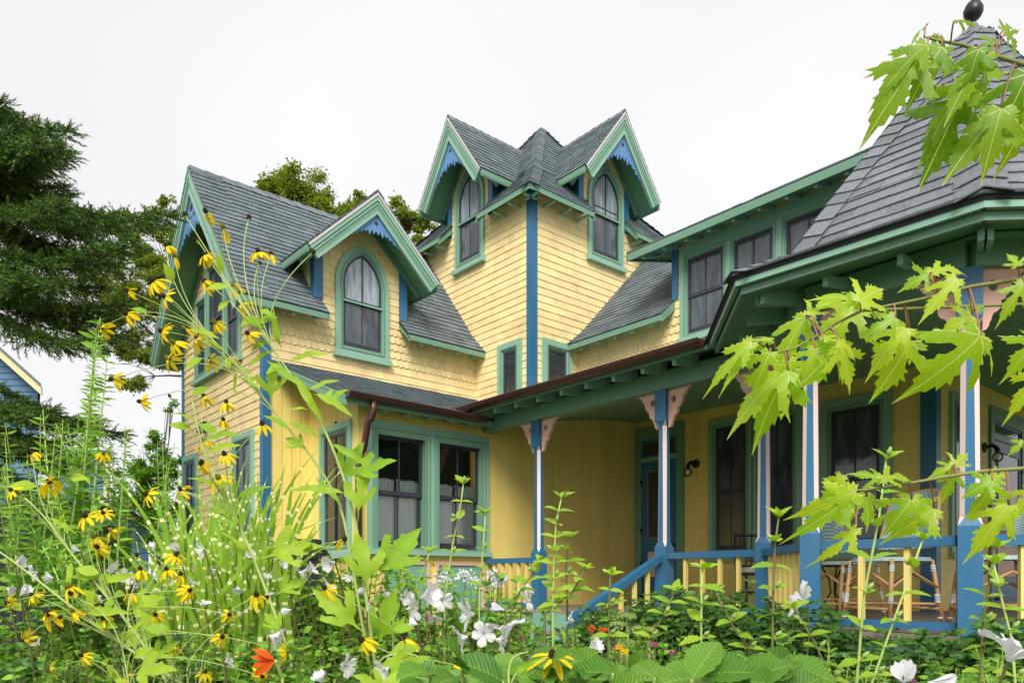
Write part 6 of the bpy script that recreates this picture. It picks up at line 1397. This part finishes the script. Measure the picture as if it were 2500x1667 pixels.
# covered kettle grill by the wing
def grill():
    c = at(735, 1400, 6.0); root = empty('covered_grill', (c.x, c.y, 0), 'black covered grill behind the white flowers, beside the bay side wall', 'grill')
    mb = MB(); z = at(735, 1335, 6.0).z; mb.prism([(c.x-.2, c.y-.25, 0), (c.x-.22, c.y-.25, z-.09), (c.x-.12, c.y-.25, z), (c.x+.14, c.y-.25, z-.01), (c.x+.2, c.y-.25, z-.1), (c.x+.2, c.y-.25, 0)], (0, .5, 0)); mb.build('cover', M['black'], root)
    mb = MB(); mb.box(c.x+.03, c.x+.19, c.y-.27, c.y-.1, z-.1, z+.05); mb.build('side_burner', M['black'], root)
grill()
# ================================================================= porch furniture
M['cane'] = paint('tan rattan cane', (.52, .30, .13), .5, .1, 20, .1)
M['wrap'] = paint('white cane binding', (.62, .72, .74), .5, .1, 20, .1)
def weave():
    m, t, b = newmat('turquoise and white woven seat'); N = t.nodes.new; K = t.links.new
    tc = N('ShaderNodeTexCoord'); w = N('ShaderNodeTexWave'); w.wave_type = 'BANDS'; w.bands_direction = 'DIAGONAL'; w.inputs['Scale'].default_value = 28; w.inputs['Distortion'].default_value = 0; K(tc.outputs['Object'], w.inputs['Vector'])
    mp = N('ShaderNodeMapping'); mp.inputs['Scale'].default_value = (-1, 1, 1); K(tc.outputs['Object'], mp.inputs['Vector']); w2 = N('ShaderNodeTexWave'); w2.bands_direction = 'DIAGONAL'; w2.inputs['Scale'].default_value = 28; K(mp.outputs[0], w2.inputs['Vector'])
    mx = N('ShaderNodeMath'); mx.operation = 'MAXIMUM'; K(w.outputs['Fac'], mx.inputs[0]); K(w2.outputs['Fac'], mx.inputs[1])
    cr = N('ShaderNodeValToRGB'); cr.color_ramp.elements[0].position = .75; cr.color_ramp.elements[0].color = (.07, .20, .22, 1); cr.color_ramp.elements[1].position = .85; cr.color_ramp.elements[1].color = (.50, .60, .60, 1)
    K(mx.outputs[0], cr.inputs['Fac']); K(cr.outputs[0], b.inputs['Base Color']); b.inputs['Roughness'].default_value = .5
    return m
M['weave'] = weave()
def rattan(x, ybot, yaw, label):
    Yc = .47*S*FPX/(ybot-HOR); c = at(x, ybot, Yc); z0 = DZ*S+EYE; root = empty('rattan_chair', (c.x, c.y, z0), label, 'chair', 'rattan bistro chairs')
    R_ = Matrix.Rotation(yaw, 3, 'Z'); T = lambda *v: Vector((c.x, c.y, z0))+R_ @ Vector(v)*1.12
    # faces +x locally: seat, back at -x
    mb = MB(); n = 22
    mb.add([T(.235*math.cos(k*2*math.pi/n), .235*math.sin(k*2*math.pi/n), .455) for k in range(n)]+[T(.245*math.cos(k*2*math.pi/n), .245*math.sin(k*2*math.pi/n), .43) for k in range(n)], [tuple(range(n)), tuple(range(2*n-1, n-1, -1))]+[(k, (k+1) % n, n+(k+1) % n, n+k) for k in range(n)]); mb.build('seat', M['weave'], root)
    mb = MB(); V = []; nu, nv = 12, 9
    for i in range(nu+1):
        for j in range(nv+1):
            t = i/nu; a = math.radians(-62+124*j/nv); hgt = .52+.40*t; w = .245*(1-.10*t**3); topcut = .075*(abs(j/nv-.5)*2)**2*t
            V.append(T(-w*math.cos(a)-.10*t, w*math.sin(a), hgt-topcut))
    k2 = len(V); 
    F = [(i*(nv+1)+j, i*(nv+1)+j+1, (i+1)*(nv+1)+j+1, (i+1)*(nv+1)+j) for i in range(nu) for j in range(nv)]
    mb.add(V, F); o = mb.build('backrest', M['weave'], root); md = o.modifiers.new('s', 'SOLIDIFY'); md.thickness = .012
    arc = [V[j*(nv+1)] for j in range(nu+1)]+[V[nu*(nv+1)+j] for j in range(nv+1)]+[V[j*(nv+1)+nv] for j in range(nu, -1, -1)]
    mb = MB(); mb.tube(arc, .014, 7); mb.build('back_frame', M['cane'], root, smooth=True)
    for sx, sy in ((1, 1), (1, -1), (-1, 1), (-1, -1)):
        mb = MB(); mb.tube([T(.17*sx, .17*sy, .44), T(.22*sx+(-.02 if sx < 0 else 0), .20*sy, 0)], .016, 8); leg = mb.build('leg', M['cane'], root, smooth=True)
        mb = MB()
        for h in (.40, .385, .37, .21, .195, .18, .165, .06): 
            f = 1-h/.44; p = T((.17+.05*f)*sx, (.17+.03*f)*sy, h); mb.lathe(p, [(.0185, -.006), (.0185, .006)], 8)
        mb.build('binding', M['wrap'], leg)
    mb = MB()
    for s1 in (1, -1): 
        mb.tube([T(.19, .19*s1, .26), T(0, .17*s1, .36), T(-.20, .19*s1, .26)], .011, 6); mb.tube([T(.19*s1, .19, .26), T(.17*s1, 0, .36), T(.19*s1, -.19, .26)], .011, 6); mb.tube([T(.21, .195*s1, .15), T(-.22, -.195*s1, .15)], .011, 6)
        mb.tube([T(.21*s1, .195, .12), T(.21*s1, -.195, .12)], .011, 6)
    mb.build('stretcher', M['cane'], root, smooth=True)
rattan(2175, 1527, math.radians(200), 'rattan chair with turquoise woven back, seen between the two right posts')
rattan(2060, 1508, math.radians(20), 'rattan chair half hidden behind the left baluster, facing the other chair')
rattan(2440, 1535, math.radians(170), 'rattan chair right of the far right porch post')
def table():
    Yc = .47*S*FPX/(1487-HOR); c = at(2035, 1487, Yc); z0 = DZ*S+EYE; root = empty('side_table', (c.x, c.y, z0), 'small dark iron side table left of the rattan chairs', 'table')
    mb = MB(); mb.lathe((c.x, c.y, z0+.50), [(.17, 0), (.18, .01), (.17, .025)], 20); mb.build('table_top', M['black'], root)
    for k in range(3):
        a = k*2.094+.4; o = Vector((math.cos(a), math.sin(a), 0)); b = Vector((c.x, c.y, z0)); mb = MB(); mb.tube([b+o*.13+Vector((0, 0, .5)), b+o*.05+Vector((0, 0, .36)), b+o*.03+Vector((0, 0, .2)), b+o*.16], .010, 6); mb.build('leg', M['black'], root, smooth=True)
table()
def darkchair():
    Yc = 9.1; c = at(1850, 1480, Yc); z0 = DZ*S+EYE; root = empty('dining_chair', (c.x, c.y, z0), 'dark slatted porch chair with a white seat cushion, left of the bend post', 'chair')
    T = lambda x, y, z: Vector((c.x+x, c.y+y, z0+z)); m = M['black']
    for sx in (-1, 1):
        mb = MB(); mb.tube([T(.2*sx, .2, 0), T(.2*sx, .2, .45), T(.2*sx, .26, .92)], .018, 6); mb.build('back_leg', m, root)
        mb = MB(); mb.tube([T(.2*sx, -.2, 0), T(.2*sx, -.2, .43)], .018, 6); mb.build('leg', m, root)
    mb = MB(); mb.box(c.x-.21, c.x+.21, c.y-.21, c.y+.21, z0+.40, z0+.43); mb.build('seat', m, root)
    mb = MB(); mb.box(c.x-.2, c.x+.2, c.y-.21, c.y+.2, z0+.43, z0+.50); o = mb.build('cushion', M['curtain'], root); bv = o.modifiers.new('b', 'BEVEL'); bv.width = .025; bv.segments = 3
    for k in range(5): 
        x = -.14+.07*k; mb = MB(); mb.tube([T(x, .215, .5), T(x, .255, .88)], .008, 5); mb.build('back_slat', m, root)
    for z in (.52, .70, .90): mb = MB(); mb.tube([T(-.2, .21+(z-.45)*.13, z), T(.2, .21+(z-.45)*.13, z)], .014, 6); mb.build('back_rail', m, root)
    for z in (.2,): 
        for s1 in (-1, 1): mb = MB(); mb.tube([T(-.2, .2*s1, z), T(.2, .2*s1, z)], .01, 6); mb.build('stretcher', m, root)
darkchair()
# ================================================================= maple boughs in the right foreground
HALF = [(0, 0), (.04, -.01), (.09, -.04), (.20, -.09), (.18, -.04), (.30, -.03), (.26, .02), (.36, .05), (.27, .075), (.19, .09), (.24, .14), (.35, .165), (.36, .215), (.48, .235), (.50, .29), (.68, .36), (.55, .365), (.58, .43), (.46, .395), (.45, .44), (.34, .36), (.24, .30), (.135, .285), (.11, .33), (.15, .42), (.22, .46), (.19, .51), (.28, .60), (.19, .60), (.235, .70), (.14, .685), (.14, .79), (.075, .81), (.0, 1.05)]
def maple_mesh(var):
    r = random.Random(var+9)
    left = [(-x*r.uniform(.88, 1.08), y+r.uniform(-.015, .015)) for x, y in HALF[1:-1]][::-1]
    right = [(x*r.uniform(.9, 1.08), y+r.uniform(-.012, .012)) for x, y in HALF[1:-1]]
    pts = [HALF[0]]+right+[HALF[-1]]+left
    bm = bmesh.new(); vs = [bm.verts.new((x, y, 0)) for x, y in pts]; bm.faces.new(vs)
    def cut(co, no): bmesh.ops.bisect_plane(bm, geom=bm.verts[:]+bm.edges[:]+bm.faces[:], plane_co=co, plane_no=no)
    for k in range(-5, 6): cut((k*.12, 0, 0), (1, 0, 0))
    for k in range(0, 9): cut((0, k*.12, 0), (0, 1, 0))
    bmesh.ops.triangulate(bm, faces=bm.faces[:])
    dr, cu, tw = r.uniform(.15, .9), r.uniform(-.5, .9), r.uniform(-.5, .5)
    uvl = bm.loops.layers.uv.new('UVMap')
    for f in bm.faces:
        for l in f.loops: l[uvl].uv = (l.vert.co.x, l.vert.co.y)
    for v in bm.verts:
        x, y = v.co.x, v.co.y; ra = math.hypot(x, y-.1)
        v.co.z = -dr*y*abs(y)-cu*x*x+tw*x*y+.03*math.sin(9*math.atan2(x, y+.05))*ra+.05*abs(x)
    me = bpy.data.meshes.new('leaf'); bm.to_mesh(me); bm.free(); me.polygons.foreach_set('use_smooth', [True]*len(me.polygons)); return me
def maplemat(name, c1, c2, tr):
    m = leafmat(name, c1, c2, tr, .4, .4, (1.25, 1.2, .4)); t = m.node_tree; N = t.nodes.new; K = t.links.new
    uv = N('ShaderNodeUVMap'); last = None
    for ang, ln in ((0, 1), (62, 1), (-62, 1), (105, .6), (-105, .6)):
        mp = N('ShaderNodeMapping'); mp.vector_type = 'POINT'; mp.inputs['Rotation'].default_value = (0, 0, math.radians(ang)); K(uv.outputs[0], mp.inputs['Vector'])
        sx = N('ShaderNodeSeparateXYZ'); K(mp.outputs[0], sx.inputs[0]); ab = N('ShaderNodeMath'); ab.operation = 'ABSOLUTE'; K(sx.outputs[0], ab.inputs[0])
        lt = N('ShaderNodeMath'); lt.operation = 'LESS_THAN'; lt.inputs[1].default_value = .009; K(ab.outputs[0], lt.inputs[0]); gt = N('ShaderNodeMath'); gt.operation = 'GREATER_THAN'; gt.inputs[1].default_value = 0; K(sx.outputs[1], gt.inputs[0])
        mu = N('ShaderNodeMath'); mu.operation = 'MULTIPLY'; K(lt.outputs[0], mu.inputs[0]); K(gt.outputs[0], mu.inputs[1])
        # side veinlets
        a = N('ShaderNodeMath'); a.operation = 'MULTIPLY_ADD'; a.inputs[1].default_value = -.8; K(ab.outputs[0], a.inputs[0]); K(sx.outputs[1], a.inputs[2])
        b = N('ShaderNodeMath'); b.operation = 'MULTIPLY'; b.inputs[1].default_value = 9; K(a.outputs[0], b.inputs[0]); c = N('ShaderNodeMath'); c.operation = 'PINGPONG'; c.inputs[1].default_value = .5; K(b.outputs[0], c.inputs[0])
        d = N('ShaderNodeMath'); d.operation = 'LESS_THAN'; d.inputs[1].default_value = .03; K(c.outputs[0], d.inputs[0]); e = N('ShaderNodeMath'); e.operation = 'LESS_THAN'; e.inputs[1].default_value = .10; K(ab.outputs[0], e.inputs[0])
        f = N('ShaderNodeMath'); f.operation = 'MULTIPLY'; K(d.outputs[0], f.inputs[0]); K(e.outputs[0], f.inputs[1]); f2 = N('ShaderNodeMath'); f2.operation = 'MULTIPLY'; K(f.outputs[0], f2.inputs[0]); K(gt.outputs[0], f2.inputs[1]); f3 = N('ShaderNodeMath'); f3.operation = 'MULTIPLY'; f3.inputs[1].default_value = .35; K(f2.outputs[0], f3.inputs[0])
        mxx = N('ShaderNodeMath'); mxx.operation = 'MAXIMUM'; K(mu.outputs[0], mxx.inputs[0]); K(f3.outputs[0], mxx.inputs[1])
        if last is None: last = mxx
        else: g = N('ShaderNodeMath'); g.operation = 'MAXIMUM'; K(last.outputs[0], g.inputs[0]); K(mxx.outputs[0], g.inputs[1]); last = g
    g = N('ShaderNodeMath'); g.operation = 'MULTIPLY'; g.inputs[1].default_value = .8; K(last.outputs[0], g.inputs[0])
    hs = [n for n in t.nodes if n.type == 'HUE_SAT'][0]; mx = N('ShaderNodeMixRGB'); mx.inputs['Color2'].default_value = (.78, .84, .35, 1); K(g.outputs[0], mx.inputs['Fac'])
    outs = [l.to_socket for l in hs.outputs[0].links]; K(hs.outputs[0], mx.inputs['Color1'])
    for s_ in outs: K(mx.outputs[0], s_)
    return m
M['maple'] = maplemat('lit maple leaf', (.30, .52, .02), (.55, .70, .04), .55)  # backlit glow is put into this bright leaf colour
M['maple_d'] = maplemat('shaded maple leaf', (.15, .32, .015), (.34, .52, .03), .55)  # same leaf with shade put into a darker colour
MMs = [maple_mesh(i) for i in range(9)]
MMv = {}
def mleaf(root, bx, by, tx, ty, Y, mat='maple', scale=1.0, tilt=0.0, face=.5, var=None, twig=None):
    """leaf whose blade runs from (bx, by) to its main tip (tx, ty)"""
    v = rnd.randrange(9) if var is None else var
    if (v, mat) not in MMv:
        me = MMs[v].copy(); me.name = 'leaf'; me.materials.clear(); me.materials.append(M[mat]); MMv[(v, mat)] = me
    p = at(bx, by, Y); q = at(tx, ty, Y+tilt); d = q-p; Ln = d.length*.93; d.normalize()
    nn = Vector((rnd.uniform(-.45, .45), -1, face+rnd.uniform(-.3, .3))); X = d.cross(nn).normalized(); Z = X.cross(d)
    o = bpy.data.objects.new('leaf', MMv[(v, mat)]); COL.objects.link(o); o.parent = root
    o.matrix_local = Matrix.Translation(p-root.location) @ Matrix((X, d, Z)).transposed().to_4x4() @ Matrix.Diagonal((Ln*scale, Ln, Ln, 1))
    if twig is not None:
        a = at(*twig); mid = (a+p)/2+Vector((0, 0, .012)); mb = MB(); mb.tube(bez(a, mid, p, 6), .0011, 5); mb.build('leaf_stalk', M['stem_red'], root, smooth=True)
M['twig'] = paint('olive twig bark', (.22, .22, .07), .5, .1, 20, 0)
def bough(label, line, Y, r0, leaves, mat='maple'):
    pts = lin(line, Y); ext = pts[0]+Vector((.9, .25, .12)); root = empty('maple_bough', tuple(ext), label, 'branch', 'maple boughs reaching in from the right')
    mb = MB(); al = [ext]+pts; mb.tube(al, [r0]+[r0*.75*(1-.7*i/len(pts)) for i in range(len(pts))], 8); mb.build('branch', M['twig'], root, smooth=True)
    pp = [px(p) for p in pts]
    for lf in leaves:
        bx, by, tx, ty = lf[:4]; kw = lf[4] if len(lf) > 4 else {}
        best = min(range(len(pts)-1), key=lambda i: math.hypot((pp[i][0]+pp[i+1][0])/2-bx, (pp[i][1]+pp[i+1][1])/2-by)); 
        # nearest point on that segment
        (x0, y0), (x1, y1) = pp[best], pp[best+1]; t = max(0, min(1, ((bx-x0)*(x1-x0)+(by-y0)*(y1-y0))/((x1-x0)**2+(y1-y0)**2+1e-6)))
        mleaf(root, bx, by, tx, ty, kw.pop('Y', Y+rnd.uniform(-.04, .04)), kw.pop('mat', mat), twig=(x0+(x1-x0)*t, y0+(y1-y0)*t, Y), **kw)
    return root, pts
bough('upper maple bough with hanging leaves before the turret roof', [(2620, 215), (2500, 158), (2425, 135), (2350, 110), (2290, 100), (2255, 90)], 1.0, .0045,
    [(2250, 135, 2125, 300, dict(scale=.8)), (2265, 110, 2130, 197, dict(scale=.7)), (2300, 115, 2215, 235, dict(scale=.8)), (2265, 60, 2203, 100, dict(scale=.8, tilt=.03)), (2290, 90, 2293, 200, dict(scale=.6)), (2330, 52, 2408, 48, dict(scale=.35)), (2350, 235, 2262, 425, dict(scale=.9)), (2400, 135, 2300, 280, dict(scale=.8)), (2370, 200, 2240, 315, dict(scale=.8)), (2390, 120, 2350, 230, dict(scale=.8)), (2440, 275, 2302, 418, dict(scale=.95)), (2445, 265, 2400, 420, dict(scale=.8)), (2400, 140, 2440, 260, dict(scale=1.0)), (2430, 110, 2400, 60, dict(scale=.9)),
     (2448, 75, 2487, 42, dict(scale=1.1)), (2455, 78, 2515, 120, dict(scale=.9)), (2510, 180, 2440, 330, dict(scale=.9)), (2530, 220, 2490, 390, dict(scale=.9))], 'maple_d')
bough('middle maple bough with bright leaves before the turret eave and posts', [(2620, 660), (2500, 680), (2370, 700), (2250, 730), (2140, 752), (2100, 758)], .95, .0042,
    [(2098, 738, 2176, 672, dict(scale=1.1)), (2098, 738, 2004, 686, dict(scale=.9)), (2095, 745, 1985, 850, dict(scale=1.0)), (2110, 750, 2180, 760, dict(scale=.9)), (2187, 775, 2110, 815, dict(scale=1.0)), (2225, 830, 2150, 970, dict(scale=.95)), (2215, 800, 2115, 890, dict(scale=.9)), (2270, 668, 2203, 698, dict(scale=1.0)), (2275, 665, 2380, 622, dict(scale=.6)), (2335, 680, 2247, 775, dict(scale=.7)),
     (2395, 818, 2265, 968, dict(scale=.95)), (2395, 818, 2462, 898, dict(scale=.9)), (2380, 760, 2410, 722, dict(scale=1.0)), (2375, 770, 2305, 800, dict(scale=1.2)), (2500, 690, 2438, 785, dict(scale=.6)), (2485, 650, 2470, 608, dict(scale=1.3)), (2530, 820, 2470, 930, {}), (2540, 900, 2480, 1010, dict(scale=.7))])
bough('maple spray with a drooping tip before the porch gutter end', [(2105, 758), (2040, 790), (1990, 822), (1940, 850), (1880, 866)], .95, .0026,
    [(1968, 775, 1875, 885, dict(scale=.85)), (1975, 770, 2040, 715, dict(scale=.8)), (1925, 905, 1762, 1000, dict(scale=.8)), (1930, 900, 1822, 1055, dict(scale=.85)), (1880, 860, 1835, 950, dict(scale=.9)), (2050, 840, 1950, 955, dict(scale=.95)), (2050, 845, 2100, 955, dict(scale=.95)), (2045, 835, 2125, 855, dict(scale=.9)), (1835, 835, 1716, 935, dict(scale=.45)), (1840, 838, 1745, 955, dict(scale=.4)), (1835, 840, 1780, 930, dict(scale=.5)), (1885, 830, 1797, 815, dict(scale=.4)), (1990, 850, 1960, 930, dict(scale=.9)), (1925, 880, 1960, 960, dict(scale=1)), (2010, 830, 2055, 800, dict(scale=.9))])
bough('lower maple bough with bright leaves before the rattan chairs', [(2620, 1130), (2500, 1143), (2400, 1150), (2300, 1165), (2200, 1183), (2110, 1196), (2065, 1196)], .9, .0036,
    [(2114, 1212, 2132, 1300, dict(scale=1.05)), (2114, 1212, 2050, 1270, dict(scale=.9)), (2118, 1212, 2175, 1250, dict(scale=1.0)), (2090, 1200, 1930, 1262, dict(scale=.55)), (2090, 1205, 1929, 1325, dict(scale=.45)), (2055, 1160, 2020, 1225, dict(scale=.8)), (2226, 1218, 2165, 1302, dict(scale=1.1)), (2226, 1218, 2280, 1295, dict(scale=.9)), (2280, 1240, 2180, 1310, dict(scale=.9)), (2150, 1170, 2252, 1138, dict(scale=.6)), (2150, 1170, 2090, 1135, dict(scale=1.0)), (2330, 1135, 2367, 1097, dict(scale=1.1)), (2325, 1140, 2276, 1150, dict(scale=1.2)),
     (2335, 1150, 2300, 1230, dict(scale=.7)), (2422, 1172, 2358, 1203, dict(scale=1.2)), (2422, 1172, 2405, 1268, dict(scale=1.0)), (2422, 1170, 2490, 1140, dict(scale=.7)), (2462, 1232, 2375, 1362, dict(scale=.7)), (2465, 1235, 2440, 1300, dict(scale=.8)), (2090, 1290, 2006, 1390, dict(scale=.4)), (2500, 1080, 2465, 1100, dict(scale=1.2)), (2520, 1190, 2480, 1270, dict(scale=.8))])
